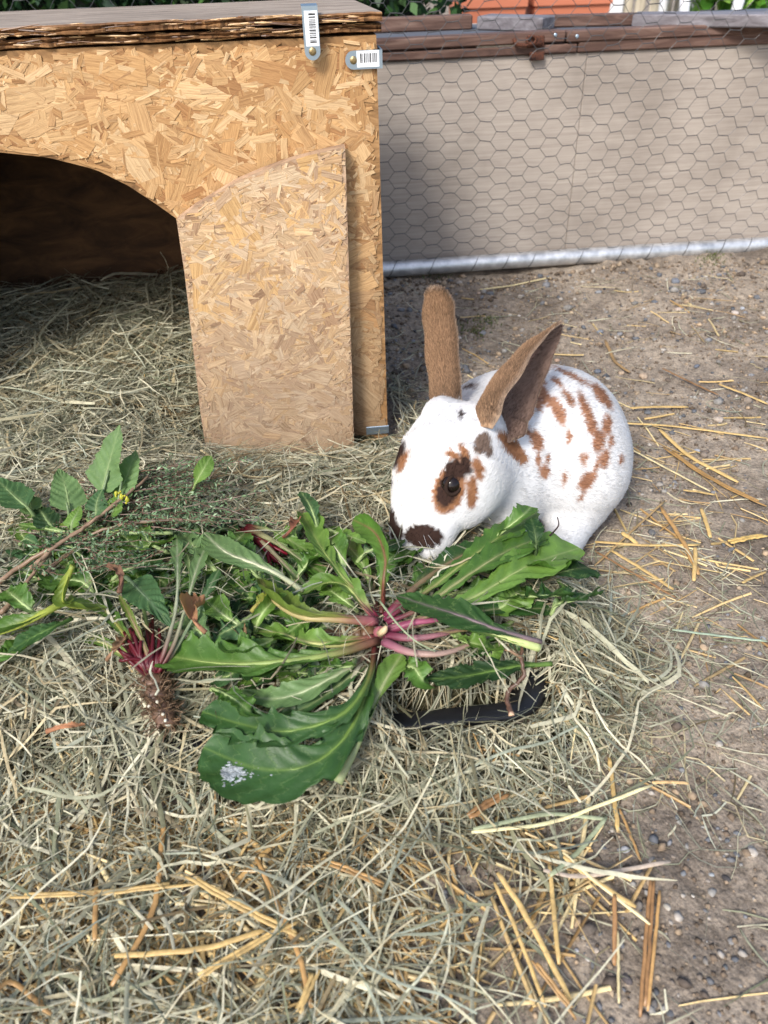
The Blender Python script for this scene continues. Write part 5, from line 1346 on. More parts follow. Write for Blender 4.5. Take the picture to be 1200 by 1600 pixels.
for k in range(9):
    Q, _L = catmull([G(384 + rr.normal(0, 5), 828 + rr.normal(0, 4), .060), G(410 + rr.normal(0, 6), 850 + rr.normal(0, 7), .068), G(440 + rr.normal(0, 10), 880 + rr.normal(0, 10), .062)], 9)
    mb.tube(Q, np.linspace(.0026, .0014, 9), 6, np.tile(DR, (9, 1)) * rr.uniform(.8, 1.6))
o = mb.build('dark_red_stems', M['stem'], smooth=True, usecol=True); o.parent = p3; o.matrix_parent_inverse = Matrix.Translation(-p3.location); tag(o, kind='stuff')

# ---- loose leaves
LG = 'loose leaves on the heap'
L1 = lambda lb, *a, **k: single(lb, 'leaf', *a, group=LG, **k)
L1('smooth sage green leaf with a pale midrib lying over the dark red stems', [(474, 922, .072), (436, 898, .086), (396, 880, .092), (352, 862, .090), (318, 832, .082)], 56, prof='lance', tooth=.06, col='sage', rib=rgb(206, 206, 176), cup=.15, wave=.06, mat='matt_leaf', ribw=1.2, seed=51)
L1('dark green serrated leaf with a purple midrib lying across the rosette stems', [(846, 1002, .082), (780, 984, .098), (720, 962, .104), (668, 946, .102), (619, 930, .094)], 72, prof='lance', tooth=.22, nt=9, col='deep', rib=rgb(140, 120, 124), cup=.12, wave=.10, mat='matt_leaf', seed=52)
L1('bright yellow green leaf strip with a pale midrib at the right of the rosette', [(842, 1010, .078), (800, 998, .088), (760, 986, .090), (706, 972, .084)], 36, prof='strap', tooth=.15, col='light', rib=rgb(206, 216, 150), cup=.3, ribw=2.0, seed=53)
L1('dark green toothed leaf lying flat on the hay below the purple stems', [(862, 1036, .060), (800, 1042, .066), (730, 1056, .066), (664, 1062, .058)], 62, prof='lance', tooth=.3, nt=8, col='dark', rib=rgb(110, 140, 70), cup=.15, wave=.14, mat='matt_leaf', seed=54)
L1('rounded dark green leaf at the right end of the heap below the rabbit foot', [(846, 905, .060), (868, 896, .074), (892, 890, .076), (918, 886, .064)], 78, prof='spoon', tooth=.08, col='dark', rib=rgb(110, 130, 80), cup=.15, wave=.1, mat='matt_leaf', seed=55)
L1('dark leaf hanging over the hay at the right end of the heap', [(872, 905, .056), (886, 925, .062), (896, 950, .050), (900, 975, .036)], 40, prof='lance', tooth=.25, col='dark', rib=rgb(90, 120, 60), seed=56)
L1('small dark oval leaf touching the chest of the rabbit', [(836, 868, .080), (838, 850, .094), (836, 832, .102), (830, 810, .104)], 34, prof='spoon', tooth=.05, col='dark', rib=rgb(90, 110, 70), cup=.2, mat='matt_leaf', seed=57)
L1('curled green leaf tip standing up under the rabbit chin', [(760, 850, .070), (790, 826, .094), (816, 806, .104), (830, 792, .100)], 44, prof='dandelion', tooth=.2, col='mid', cup=.4, wave=.2, seed=58)
L1('small upright green leaf on top of the herb sprigs', [(297, 776, .085), (304, 758, .100), (316, 736, .114), (330, 712, .122)], 30, prof='spoon', tooth=.1, col='light', rib=rgb(150, 170, 110), cup=.3, roll=.7, mat='matt_leaf', seed=59)
L1('light green jagged leaf in the middle of the pile', [(392, 988, .066), (370, 974, .076), (346, 958, .078), (322, 938, .072)], 62, prof='dandelion', tooth=.35, nt=6, col='light', rib=rgb(180, 192, 140), cup=.2, seed=60)
L1('curled yellow green leaf beside the jagged one', [(398, 990, .064), (404, 968, .078), (416, 950, .084), (432, 934, .080)], 34, prof='strap', tooth=.15, col='light', cup=.8, roll=.5, seed=61)
L1('small yellowing leaf near the curled one', [(392, 955, .078), (400, 945, .082), (412, 936, .082), (424, 938, .078)], 28, prof='spoon', tooth=.2, col='yellow', rib=rgb(160, 150, 80), mat='matt_leaf', seed=62)
L1('arrow shaped blue green leaf lying over the crimson stems', [(196, 900, .080), (214, 918, .094), (240, 946, .100), (268, 980, .090)], 66, prof='heart', tooth=.05, col='blue', rib=rgb(110, 130, 100), cup=.2, mat='matt_leaf', seed=63)
L1('folded green leaf with an upright yellowish stem at left', [(112, 884, .120), (102, 915, .104), (100, 942, .090), (130, 950, .080), (168, 950, .074)], 34, prof='strap', tooth=.05, col='olive', rib=rgb(150, 160, 70), cup=.8, roll=-.3, ribw=1.2, seed=64)
L1('rolled green leaf running to the left edge below the folded one', [(96, 942, .080), (60, 962, .082), (24, 980, .076), (-30, 1000, .066)], 36, prof='lance', tooth=.1, col='mid', rib=rgb(170, 180, 80), cup=.9, ribw=1.8, seed=65)
L1('dark green leaf pointing down left over the pale stem at left', [(112, 966, .078), (82, 980, .086), (50, 996, .082), (12, 1020, .072)], 46, prof='lance', tooth=.05, col='deep', rib=rgb(90, 120, 60), cup=.25, mat='matt_leaf', seed=66)
L1('green leaf reaching out of the picture at the lower left', [(-60, 1040, .060), (-20, 1030, .066), (14, 1020, .064), (40, 1000, .058)], 52, prof='dandelion', tooth=.15, col='mid', seed=67)
L1('flat olive green leaf strip under the herb sprigs', [(270, 832, .078), (220, 832, .084), (170, 830, .082), (36, 818, .07)], 16, prof='lance', tooth=.05, col='olive', cup=.3, seed=68)
L1('long narrow green leaf lying under the herb on the left', [(128, 832, .076), (96, 830, .08), (60, 824, .078), (28, 820, .07)], 18, prof='lance', tooth=.05, col='mid', seed=69)
L1('pale green leaf under the rabbit mouth pointing right', [(512, 826, .070), (530, 834, .078), (552, 840, .080), (572, 848, .076)], 30, prof='dandelion', tooth=.25, col='light', seed=70)
L1('dark blue green leaf standing behind the pile', [(500, 838, .070), (492, 812, .084), (484, 790, .090), (470, 768, .088)], 36, prof='lance', tooth=.1, col='blue', mat='matt_leaf', roll=.4, seed=71)

xr = np.random.default_rng(71); seen_lb = set()
HEAP = [  # base x,y  tip x,y  width  colour: leaves one can still pick out inside the heap
 (352,905,300,850,30,'sage'),(300,900,285,845,26,'blue'),(232,880,190,835,34,'mid'),(262,862,222,826,28,'light'),(330,880,372,842,30,'mid'),(410,905,380,862,28,'deep'),
 (352,1010,300,975,44,'sage'),(430,1000,372,1012,40,'mid'),(470,1040,410,1052,36,'deep'),(300,1040,352,1000,40,'deep'),(462,905,500,862,36,'mid'),(540,905,520,850,34,'mid'),
 (555,880,600,850,38,'deep'),(610,900,640,862,40,'mid'),(640,930,700,905,40,'deep'),(700,930,780,925,46,'mid'),(742,962,800,930,46,'light'),(800,930,868,930,52,'deep'),
 (700,985,760,1010,34,'light'),(640,950,664,900,30,'mid'),(150,930,95,905,48,'mid'),(175,905,225,880,36,'deep'),(60,960,20,930,36,'mid'),(130,870,90,850,30,'blue'),
 (555,1030,505,1040,30,'mid'),(620,1040,660,1062,30,'mid'),(790,905,850,880,54,'mid'),(860,960,905,935,44,'deep'),(330,1075,388,1110,34,'mid'),(420,940,470,955,34,'light'),
 (505,955,455,985,34,'mid'),(560,955,520,925,30,'light'),(395,960,345,990,36,'blue'),(250,930,300,905,32,'mid'),(200,870,250,850,30,'light'),(470,860,445,835,30,'light')]
for k, (bx, by, tx, ty, w_, c_) in enumerate(HEAP):
    mx_, my_ = (bx + tx) / 2 + xr.normal(0, 7), (by + ty) / 2 + xr.normal(0, 6)
    ex, ey = tx + (tx - bx) * .25, ty + (ty - by) * .25
    z_ = xr.uniform(.064, .078)
    o = leaf('heap_leaf', [(bx, by, z_ - .004), (mx_, my_, z_ + .006), (tx, ty, z_ + .006), (ex, ey, z_ - .002)], w_ * 1.7, prof=['dandelion', 'strap', 'lance'][k % 3], tooth=.3, nt=6, col=c_, wave=.22, cup=xr.uniform(.1, .6), roll=xr.normal(0, .3), seed=400 + k)
    p = np.array([v.co[:] for v in o.data.vertices]).mean(0); o.data.transform(Matrix.Translation(-Vector(p))); o.location = p
    cx_, cy_ = (bx + tx) / 2, (by + ty) / 2
    LM = sorted([(math.hypot(cx_ - x_, cy_ - y_), x_, y_, n_) for x_, y_, n_ in ((230, 1010, 'the crimson stems'), (300, 800, 'the herb sprigs'), (235, 940, 'the arrow shaped leaf'), (312, 960, 'the curled dead leaf'), (420, 860, 'the dark red stems'),
        (592, 988, 'the big rosette crown'), (612, 862, 'the rabbit nose'), (370, 1036, 'the longest left leaf'), (660, 990, 'the purple stem bases'), (806, 1040, 'the bent twig'), (105, 920, 'the folded leaf at left'), (780, 880, 'the rabbit chest'), (390, 880, 'the smooth sage leaf'))])
    cw = {'mid': 'green', 'deep': 'dark green', 'light': 'light green', 'sage': 'sage green', 'blue': 'blue green'}[c_]
    for _d, x_, y_, n_ in LM:
        dr = ('behind' if cy_ < y_ - abs(cx_ - x_) else 'in front of' if cy_ > y_ + abs(cx_ - x_) else 'left of' if cx_ < x_ else 'right of')
        lb = '%s %s heap leaf just %s %s' % (['toothed', 'narrow', 'pointed'][k % 3], cw, dr, n_)
        if lb not in seen_lb: break
    seen_lb.add(lb)
    tag(o, lb, 'leaf', 'leaves inside the heap of greens')
# filler greens that cannot be told apart under the pile
fl = []
rf = np.random.default_rng(33)
for k in range(240):
    if k < 116: cx, cy = rf.uniform(60, 370), rf.uniform(822, 975)
    elif k < 195: cx, cy = rf.uniform(350, 560), rf.uniform(840, 1060)
    else: cx, cy = rf.uniform(560, 850), rf.uniform(860, 1010)
    a = rf.uniform(0, 6.28); l_ = rf.uniform(22, 46)
    o = leaf('under_leaf', [(cx, cy, .054), (cx + l_ * .4 * math.cos(a), cy + l_ * .3 * math.sin(a), .060), (cx + l_ * math.cos(a), cy + l_ * .75 * math.sin(a), .060), (cx + 1.7 * l_ * math.cos(a + .3), cy + 1.2 * l_ * math.sin(a + .3), .054)], rf.uniform(32, 62),
             prof=['dandelion', 'lance', 'strap'][k % 3], tooth=.4, nt=6, col=['mid', 'deep', 'light', 'blue', 'dark'][rf.integers(5)], seed=200 + k, wave=.2)
    fl.append(o)
Vs, Fs, Cs, Us, n0 = [], [], [], [], 0
for o in fl:
    me = o.data; nv = len(me.vertices)
    v = np.zeros(nv * 3); me.vertices.foreach_get('co', v); Vs.append(v.reshape(-1, 3))
    c = np.zeros(nv * 4, np.float32); me.attributes['Col'].data.foreach_get('color', c); Cs.append(c.reshape(-1, 4))
    ul = np.zeros(len(me.loops) * 2, np.float32); me.uv_layers[0].data.foreach_get('uv', ul); li = np.zeros(len(me.loops), np.int32); me.loops.foreach_get('vertex_index', li)
    uvv = np.zeros((nv, 2)); uvv[li] = ul.reshape(-1, 2); Us.append(uvv)
    Fs += [[i + n0 for i in p.vertices] for p in me.polygons]; n0 += nv
    bpy.data.objects.remove(o); bpy.data.meshes.remove(me)
ug_ = mesh_obj('leaf_litter', np.vstack(Vs), Fs, M['leaf'], col=np.vstack(Cs), uv=np.vstack(Us), smooth=True); tag(ug_, kind='stuff')

# ---- upright weed at left with toothed heart shaped leaves and yellow buds
p4 = thing('weed_plant', 'upright soft green weed with heart shaped leaves and small yellow buds at left', 'plant', tuple(G(150, 830, .06)))
def D4(pts, w, **k): return leaf('leaf', pts, w, parent=p4, prof=k.pop('prof', 'heart'), mat='matt_leaf', nt=k.pop('nt', 14), tooth=k.pop('tooth', .045), rib=rgb(140, 160, 110), cup=k.pop('cup', .12), wave=.05, **k)
D4([(152, 800, .080), (160, 765, .098), (168, 732, .114), (177, 700, .130), (187, 664, .147)], 76, col='sage', seed=81)
D4([(165, 800, .080), (182, 775, .094), (196, 748, .104), (206, 722, .112), (212, 704, .116)], 58, col='sage', seed=82)
D4([(112, 820, .078), (109, 800, .088), (106, 780, .096), (101, 758, .104), (92, 732, .112)], 62, col='sage', roll=.3, seed=83)
D4([(150, 815, .080), (150, 800, .092), (152, 782, .098), (160, 764, .102)], 40, col='blue', seed=84)
D4([(174, 812, .082), (176, 798, .092), (180, 786, .096), (188, 772, .098)], 36, col='light', seed=85)
D4([(60, 812, .076), (46, 795, .090), (28, 780, .096), (-10, 745, .100)], 58, col='blue', seed=86)
D4([(62, 816, .072), (50, 800, .080), (48, 786, .084), (34, 770, .086)], 36, col='sage', seed=87)
D4([(112, 838, .074), (112, 818, .084), (118, 806, .088), (126, 790, .09)], 30, col='light', seed=88)
D4([(96, 836, .074), (76, 816, .080), (66, 802, .082), (56, 792, .08)], 44, col='dark', seed=89)
D4([(30, 850, .074), (40, 842, .080), (50, 846, .08), (62, 852, .078)], 26, col='blue', seed=90)
mb = MB()
for A in ([(140, 850, .060), (146, 815, .078), (162, 765, .100), (170, 735, .114)], [(170, 845, .060), (172, 812, .078), (184, 785, .094), (190, 752, .108)], [(110, 858, .060), (110, 830, .072), (107, 800, .090), (104, 785, .097)], [(78, 860, .060), (62, 815, .072), (40, 788, .090)]):
    Q, _L = catmull([G(*a) for a in A], 12); mb.tube(Q, np.linspace(.0019, .0011, 12), 7, rgb(104, 122, 84))
o = mb.build('stem', M['stem'], smooth=True, usecol=True); o.parent = p4; o.matrix_parent_inverse = Matrix.Translation(-p4.location)
for (px, py) in ((182, 771), (190, 777), (199, 781)):
    c_ = G(px, py, .107); mb = MB().sphere(c_, (.0020, .0019, .0026), 9, 6, col=rgb(160, 160, 50))
    for k in range(5): mb.sphere(c_ + rr.normal(0, .0014, 3), .0011, 6, 4, col=np.array(rgb(186, 180, 56)) * rr.uniform(.7, 1))
    o = mb.build('flower_bud', M['stem'], smooth=True, usecol=True); o.parent = p4; o.matrix_parent_inverse = Matrix.Translation(-p4.location)

# ---- herb sprigs (tiny narrow leaves on thin woody twigs)
herb = thing('herb_sprigs', 'bundle of woody thyme sprigs with tiny grey green leaves behind the greens', 'herb', tuple(G(240, 790, .06)))
mb = MB()
for pts_, r0, r1 in (([(-10, 915, .060), (40, 880, .068), (100, 845, .080), (165, 800, .094), (232, 745, .104)], .0026, .0012), ([(60, 905, .06), (110, 862, .072), (180, 822, .088), (330, 812, .092)], .0020, .0010), ([(46, 890, .075), (90, 852, .085), (158, 806, .095)], .0022, .0012), ([(0, 960, .06), (30, 925, .068), (72, 872, .078), (100, 850, .08)], .0022, .0012)):
    Q, _L = catmull([G(*a) for a in pts_], 18); Q = Q + rr.normal(0, .0005, Q.shape)
    mb.tube(Q, np.linspace(r0, r1, 18) * rr.uniform(.85, 1.2, 18), 7, np.tile(rgb(134, 110, 90), (18, 1)) * rr.uniform(.7, 1.25, (18, 1)))
o = mb.build('woody_stem', M['stem'], smooth=True, usecol=True); o.parent = herb; o.matrix_parent_inverse = Matrix.Translation(-herb.location)
tw = MB(); LV, LC = [], []
for k in range(84):
    if k < 62:
        s0 = (rr.uniform(120, 262), rr.uniform(742, 835)); a_ = rr.normal(-.06, .22); l_ = rr.uniform(80, 235)
        e = (min(s0[0] + l_ * math.cos(a_), 486), min(max(s0[1] + l_ * math.sin(a_), 716), 846))
    else:
        s0 = (rr.uniform(20, 160), rr.uniform(822, 890)); e = (s0[0] + rr.uniform(60, 150), s0[1] + rr.uniform(-34, 26))
    z0, z1 = rr.uniform(.062, .088), rr.uniform(.062, .112)
    Q, _L = catmull([G(*s0, z0), G((s0[0] * .6 + e[0] * .4), s0[1] * .6 + e[1] * .4 + rr.normal(0, 9), (z0 + z1) / 2 + rr.uniform(-.004, .014)), G(*e, z1)], 22)
    Q = Q + np.cumsum(rr.normal(0, .0006, Q.shape), 0)
    tw.tube(Q, np.linspace(.0007, .00025, 22), 4, np.array(rgb(104, 78, 64)) * rr.uniform(.6, 1.3), cap=False)
    tone = rr.uniform(.7, 1.25)
    for j in range(2, 22):
        T_ = Q[min(j + 1, 21)] - Q[j - 1]; T_ /= np.linalg.norm(T_)
        for q in range(rr.integers(3, 7)):
            d = T_ * rr.uniform(.3, 1.3) + rr.normal(0, .75, 3); d /= np.linalg.norm(d); s_ = np.cross(d, rr.normal(0, 1, 3)); s_ /= np.linalg.norm(s_)
            l_ = rr.uniform(.0028, .0085) * (1 - .4 * j / 22); p = Q[j] + rr.normal(0, .0012, 3)
            LV.append([p, p + d * l_ * .5 + s_ * l_ * .15, p + d * l_, p + d * l_ * .5 - s_ * l_ * .15]); LC.append(np.array([rgb(112, 138, 100), rgb(92, 120, 84), rgb(150, 172, 138), rgb(76, 96, 64), rgb(120, 98, 84)][rr.choice(5, p=[.32, .26, .22, .12, .08])]) * tone * rr.uniform(.85, 1.15))
o = tw.build('twigs', M['stem'], usecol=True); o.parent = herb; o.matrix_parent_inverse = Matrix.Translation(-herb.location); tag(o, kind='stuff')
n_ = len(LV); V = np.array(LV).reshape(-1, 3)
o = mesh_obj('tiny_leaves', V, np.arange(4 * n_).reshape(n_, 4), M['hay'], col=np.repeat(np.array(LC), 4, 0)); o.parent = herb; o.matrix_parent_inverse = Matrix.Translation(-herb.location); tag(o, kind='stuff')

# ---- dry things
def dry(label, pts, w, col, **k):
    GREEN['tmp'] = col
    o = leaf('dry_leaf', pts, w, col='tmp', rib=np.array(col) * 1.2, base=np.array(col) * .8, mat='dryleaf', **k)
    p = np.array([v.co[:] for v in o.data.vertices]).mean(0); o.data.transform(Matrix.Translation(-Vector(p))); o.location = p
    return tag(o, label, 'dry leaf')
dry('curled brown dead leaf between the crimson stems and the pile', [(322, 988, .086), (306, 972, .092), (300, 956, .096), (316, 942, .094)], 46, rgb(158, 116, 90), prof='spoon', tooth=.1, cup=1.4, wave=.4, seed=91)
dry('thin orange brown bark strip lying on the hay at lower left', [(72, 1142, .058), (92, 1136, .060), (112, 1134, .060), (134, 1132, .056)], 12, rgb(176, 124, 94), prof='strap', tooth=.3, cup=.6, wave=.3, seed=92)
dry('shrivelled brown leaf tip left of the crimson stems', [(166, 1030, .074), (174, 1020, .080), (186, 1008, .082), (194, 996, .078)], 24, rgb(140, 108, 84), prof='spoon', tooth=.2, cup=1.2, wave=.4, seed=93)
dry('dark brown shrivelled leaf above the arrow shaped leaf', [(186, 925, .104), (190, 905, .106), (184, 892, .106), (166, 886, .104)], 16, rgb(124, 92, 76), prof='strap', tooth=.2, cup=1.2, wave=.5, seed=94)
dry('brown withered leaf scrap in the middle of the pile', [(396, 1008, .074), (388, 1000, .078), (380, 992, .078), (372, 984, .074)], 26, rgb(134, 106, 80), prof='spoon', tooth=.2, cup=.8, wave=.3, seed=95)
dry('small russet dry leaf beside the dark red stems', [(442, 838, .082), (450, 832, .086), (458, 822, .088), (462, 812, .084)], 24, rgb(128, 82, 66), prof='spoon', tooth=.2, cup=.5, wave=.3, seed=96)
tw = thing('twig', 'bent brown twig sticking out over the black tray rim', 'twig', tuple(G(800, 1090, .05)))
Q, _L = catmull([G(818, 1000, .080), G(814, 1030, .076), G(818, 1056, .068), G(796, 1078, .060), G(792, 1096, .056), G(800, 1118, .054)], 26)
o = MB().tube(Q + rr.normal(0, .0003, Q.shape), np.linspace(.0011, .0020, 26) * rr.uniform(.88, 1.15, 26), 9, np.vstack([np.tile(rgb(92, 68, 56), (25, 1)) * rr.uniform(.8, 1.2, (25, 1)), [rgb(216, 180, 150)]])).build('stick', M['stem'], smooth=True, usecol=True)
o.parent = tw; o.matrix_parent_inverse = Matrix.Translation(-tw.location)
o = MB().tube([Q[6], Q[6] + np.array([-.008, .004, .004]), Q[6] + np.array([-.014, .006, .003])], [.0014, .001, .0005], 6, rgb(140, 112, 90)).build('side_shoot', M['stem'], smooth=True, usecol=True); o.parent = tw; o.matrix_parent_inverse = Matrix.Translation(-tw.location)
tv = thing('tendril', 'thin dark curled stem rising against the white rabbit chest', 'stem', tuple(G(862, 838, .08)))
Q, _L = catmull([G(856, 840, .080), G(866, 830, .090), G(873, 820, .098), G(871, 808, .102)], 14)
o = MB().tube(Q, np.linspace(.0010, .0005, 14), 6, rgb(60, 46, 50)).build('stalk', M['stem'], smooth=True, usecol=True); o.parent = tv; o.matrix_parent_inverse = Matrix.Translation(-tv.location)
tg = thing('grass_blade', 'thin pale grass stem lying across the purple stem bases', 'grass stem', tuple(G(640, 985, .09)))
Q, _L = catmull([G(594, 940, .100), G(622, 976, .100), G(650, 1002, .096), G(680, 1018, .090)], 14)
o = MB().tube(Q, np.linspace(.0009, .0006, 14), 6, rgb(140, 150, 120)).build('stalk', M['stem'], smooth=True, usecol=True); o.parent = tg; o.matrix_parent_inverse = Matrix.Translation(-tg.location)
# hay blades that ended up on top of the greens
r = np.random.default_rng(303)
n = 90
P = np.array([G(r.uniform(120, 860), r.uniform(830, 1090), .07)[:2] for _ in range(n)])
V, F, c = blades('hay', None, P, r.uniform(-3.14, 3.14, n), r.uniform(.02, .07, n), r.uniform(.0007, .0018, n), lambda x, y: x * 0 + .078, r.uniform(0, .012, n), HAYC, 8, 77, 1.0, .6, .1, HAYW)
tag(mesh_obj('stray_hay', V, F, M['hay'], col=c), kind='stuff')
# ================================================================== rabbit
def unit(v): v = np.asarray(v, float); return v / np.linalg.norm(v)
HN = G(601, 845, 0.078)            # nose tip
HK = G(716, 636, 0.158)            # nape between the ears
ha = unit(HN - HK)
hl = unit(np.cross(np.array([0, 0, 1.]), ha)); hl = hl if hl[0] > 0 else -hl
hl = unit(hl + np.array([0, 0, 0.42])); hl = unit(hl + np.array([0.0, -0.30, 0.06])); hl = unit(hl - ha * (hl @ ha))
hw = np.cross(ha, hl); hw = hw if hw[2] > 0 else -hw
HL = np.linalg.norm(HN - HK)
HA = np.array([ha, hl, hw])
def hp(a, l, w_): return HK + ha * a * HL + hl * l * HL + hw * w_ * HL      # in head lengths
def ell(P, c, r, A=None):
    q = P - np.asarray(c)
    if A is not None: q = q @ np.asarray(A).T
    r = np.asarray(r)
    k0 = np.linalg.norm(q / r, axis=-1); k1 = np.linalg.norm(q / (r * r), axis=-1) + 1e-9
    return k0 * (k0 - 1) / k1
def cap(P, a, b_, r0, r1):
    a = np.asarray(a); b_ = np.asarray(b_); d = b_ - a
    h = np.clip(((P - a) @ d) / (d @ d), 0, 1)
    return np.linalg.norm(P - a - h[..., None] * d, axis=-1) - (r0 + (r1 - r0) * h)
def smin(a, b_, k):
    h = np.maximum(k - np.abs(a - b_), 0) / k
    return np.minimum(a, b_) - h * h * k * 0.25
eb1, eb2 = G(690, 650, 0.150), G(745, 674, 0.146)
ed1 = unit(G(686, 575, 0.178) - eb1); ed2 = unit(G(770, 622, 0.168) - eb2)
def head_sdf(P):
    s = HL
    d = ell(P, hp(0.30, 0, -0.15), (0.31 * s, 0.290 * s, 0.235 * s), HA)              # skull
    d = smin(d, ell(P, hp(0.60, 0, -0.16), (0.36 * s, 0.255 * s, 0.20 * s), HA), 0.02)   # nose bridge
    d = smin(d, ell(P, hp(0.40, -0.13, -0.10), (0.27 * s, 0.20 * s, 0.17 * s), HA), 0.02)
    for sg in (-1, 1):
        d = smin(d, ell(P, hp(0.40, sg * 0.15, -0.30), (0.29 * s, 0.185 * s, 0.20 * s), HA), 0.02)   # cheek
        d = smin(d, ell(P, hp(0.82, sg * 0.105, -0.235), (0.175 * s, 0.14 * s, 0.13 * s), HA), 0.010)   # whisker pad
        d = smin(d, ell(P, hp(0.50, sg * 0.19, -0.10), (0.11 * s, 0.055 * s, 0.055 * s), HA), 0.010)     # brow
    d = smin(d, ell(P, hp(0.90, 0, -0.17), (0.10 * s, 0.075 * s, 0.075 * s), HA), 0.008)    # nose
    d = smin(d, ell(P, hp(0.82, 0.0, -0.37), (0.13 * s, 0.10 * s, 0.08 * s), HA), 0.008)    # chin
    for b0, dr, e_, ra in ((eb1, ed1, 0.001, 0.0155), (eb2, ed2, 0.008, 0.0175)):
        d = smin(d, cap(P, b0 - dr * 0.022, b0 + dr * e_, 0.030, ra), 0.022)      # furry ear roots
    # lip cleft and nostrils
    g = cap(P, hp(0.985, 0, -0.22), hp(0.93, 0, -0.37), 0.0022, 0.003)
    d = -smin(-d, g, 0.004)
    return d
BODY = [  # centre, radii, blend
    ((0.174, 0.680, 0.074), (0.078, 0.080, 0.075), 0.02),     # rump
    ((0.125, 0.690, 0.075), (0.070, 0.070, 0.062), 0.03),     # back
    ((0.112, 0.640, 0.068), (0.058, 0.064, 0.060), 0.03),     # shoulder
    ((0.196, 0.652, 0.058), (0.055, 0.060, 0.056), 0.02),     # thigh
]
def body_sdf(P):
    d = None
    for c, r, k in BODY:
        e = ell(P, c, r)
        d = e if d is None else smin(d, e, k)
    d = smin(d, cap(P, (0.200, 0.630, 0.020), G(872, 862, 0.014), 0.026, 0.017), 0.015)    # hind foot
    d = smin(d, cap(P, (0.115, 0.62, 0.05), G(800, 905, 0.012), 0.030, 0.014), 0.02)         # fore leg
    d = smin(d, cap(P, (0.085, 0.64, 0.05), G(705, 880, 0.012), 0.028, 0.014), 0.02)         # other fore leg
    d = smin(d, ell(P, (0.225, 0.745, 0.045), (0.02, 0.022, 0.022)), 0.01)                # tail
    return d
def rab_sdf(P):
    return smin(smin(body_sdf(P), ell(P, (0.090, 0.628, 0.092), (0.050, 0.050, 0.052)), 0.03), head_sdf(P), 0.030)
def surface_nets(lo, hi, h, fn):
    nx, ny, nz = [int((hi[k] - lo[k]) / h) + 1 for k in range(3)]
    X = lo[0] + h * np.arange(nx); Y = lo[1] + h * np.arange(ny); Z = lo[2] + h * np.arange(nz)
    P = np.stack(np.meshgrid(X, Y, Z, indexing='ij'), -1)
    Fv = fn(P.reshape(-1, 3)).reshape(nx, ny, nz)
    acc = np.zeros((nx - 1, ny - 1, nz - 1, 3)); cnt = np.zeros((nx - 1, ny - 1, nz - 1))
    cor = [(i, j, k) for i in (0, 1) for j in (0, 1) for k in (0, 1)]
    def sub(c): return Fv[c[0]:nx - 1 + c[0], c[1]:ny - 1 + c[1], c[2]:nz - 1 + c[2]]
    for a in cor:
        for k in range(3):
            if a[k] == 0:
                b_ = list(a); b_[k] = 1
                fa, fb = sub(a), sub(b_)
                m_ = (fa < 0) != (fb < 0)
                t_ = np.where(m_, fa / np.where(m_, fa - fb, 1), 0)
                for q in range(3):
                    acc[..., q] += np.where(m_, a[q] + (t_ if q == k else 0), 0)
                cnt += m_
    act = cnt > 0
    idx = -np.ones(act.shape, np.int64); idx[act] = np.arange(act.sum())
    ii = np.argwhere(act)
    V = (ii + acc[act] / cnt[act][:, None]) * h + np.asarray(lo)
    Fs = []
    for k in range(3):
        sl0 = [slice(1, -1)] * 3; sl0[k] = slice(0, -1)
        sl1 = list(sl0); sl1[k] = slice(1, None)
        f0 = Fv[tuple(sl0)]; f1 = Fv[tuple(sl1)]
        for sgn in (0, 1):
            m_ = ((f0 < 0) & (f1 >= 0)) if sgn == 0 else ((f0 >= 0) & (f1 < 0))
            e = np.argwhere(m_)
            off = [1, 1, 1]; off[k] = 0
            e = e + off
            u_, v_ = [(1, 2), (2, 0), (0, 1)][k]
            du = np.zeros(3, int); du[u_] = 1; dv = np.zeros(3, int); dv[v_] = 1
            q = [e - du - dv, e - dv, e, e - du]
            q = np.stack([idx[c[:, 0], c[:, 1], c[:, 2]] for c in q], 1)
            if sgn: q = q[:, ::-1]
            Fs.append(q)
    Fs = np.vstack(Fs)
    return V, Fs[(Fs >= 0).all(1)]
rV, rF = surface_nets((-0.03, 0.44, 0.0), (0.30, 0.82, 0.21), 0.0026, rab_sdf)
for _ in range(2):                                             # project back to the true surface
    e_ = 5e-4
    f0 = rab_sdf(rV)
    gr = np.stack([(rab_sdf(rV + np.eye(3)[k] * e_) - rab_sdf(rV - np.eye(3)[k] * e_)) / (2 * e_) for k in range(3)], 1)
    gn = gr / (np.linalg.norm(gr, axis=1)[:, None] + 1e-9)
    rV = rV - gn * f0[:, None] * 0.8
rN = gn
def rayhit(px, py, fn, t0=0.3, t1=1.3):
    d = unit(ray(px, py)); t_ = t0
    for _ in range(200):
        s_ = float(fn((C0 + d * t_)[None])[0])
        if s_ < 1e-4: return C0 + d * t_
        t_ += max(s_ * 0.7, 2e-4)
        if t_ > t1: return None
RUST, DK, GREYB = rgb(142, 100, 70), rgb(52, 36, 30), rgb(112, 94, 82)
BRN = rgb(154, 112, 86)
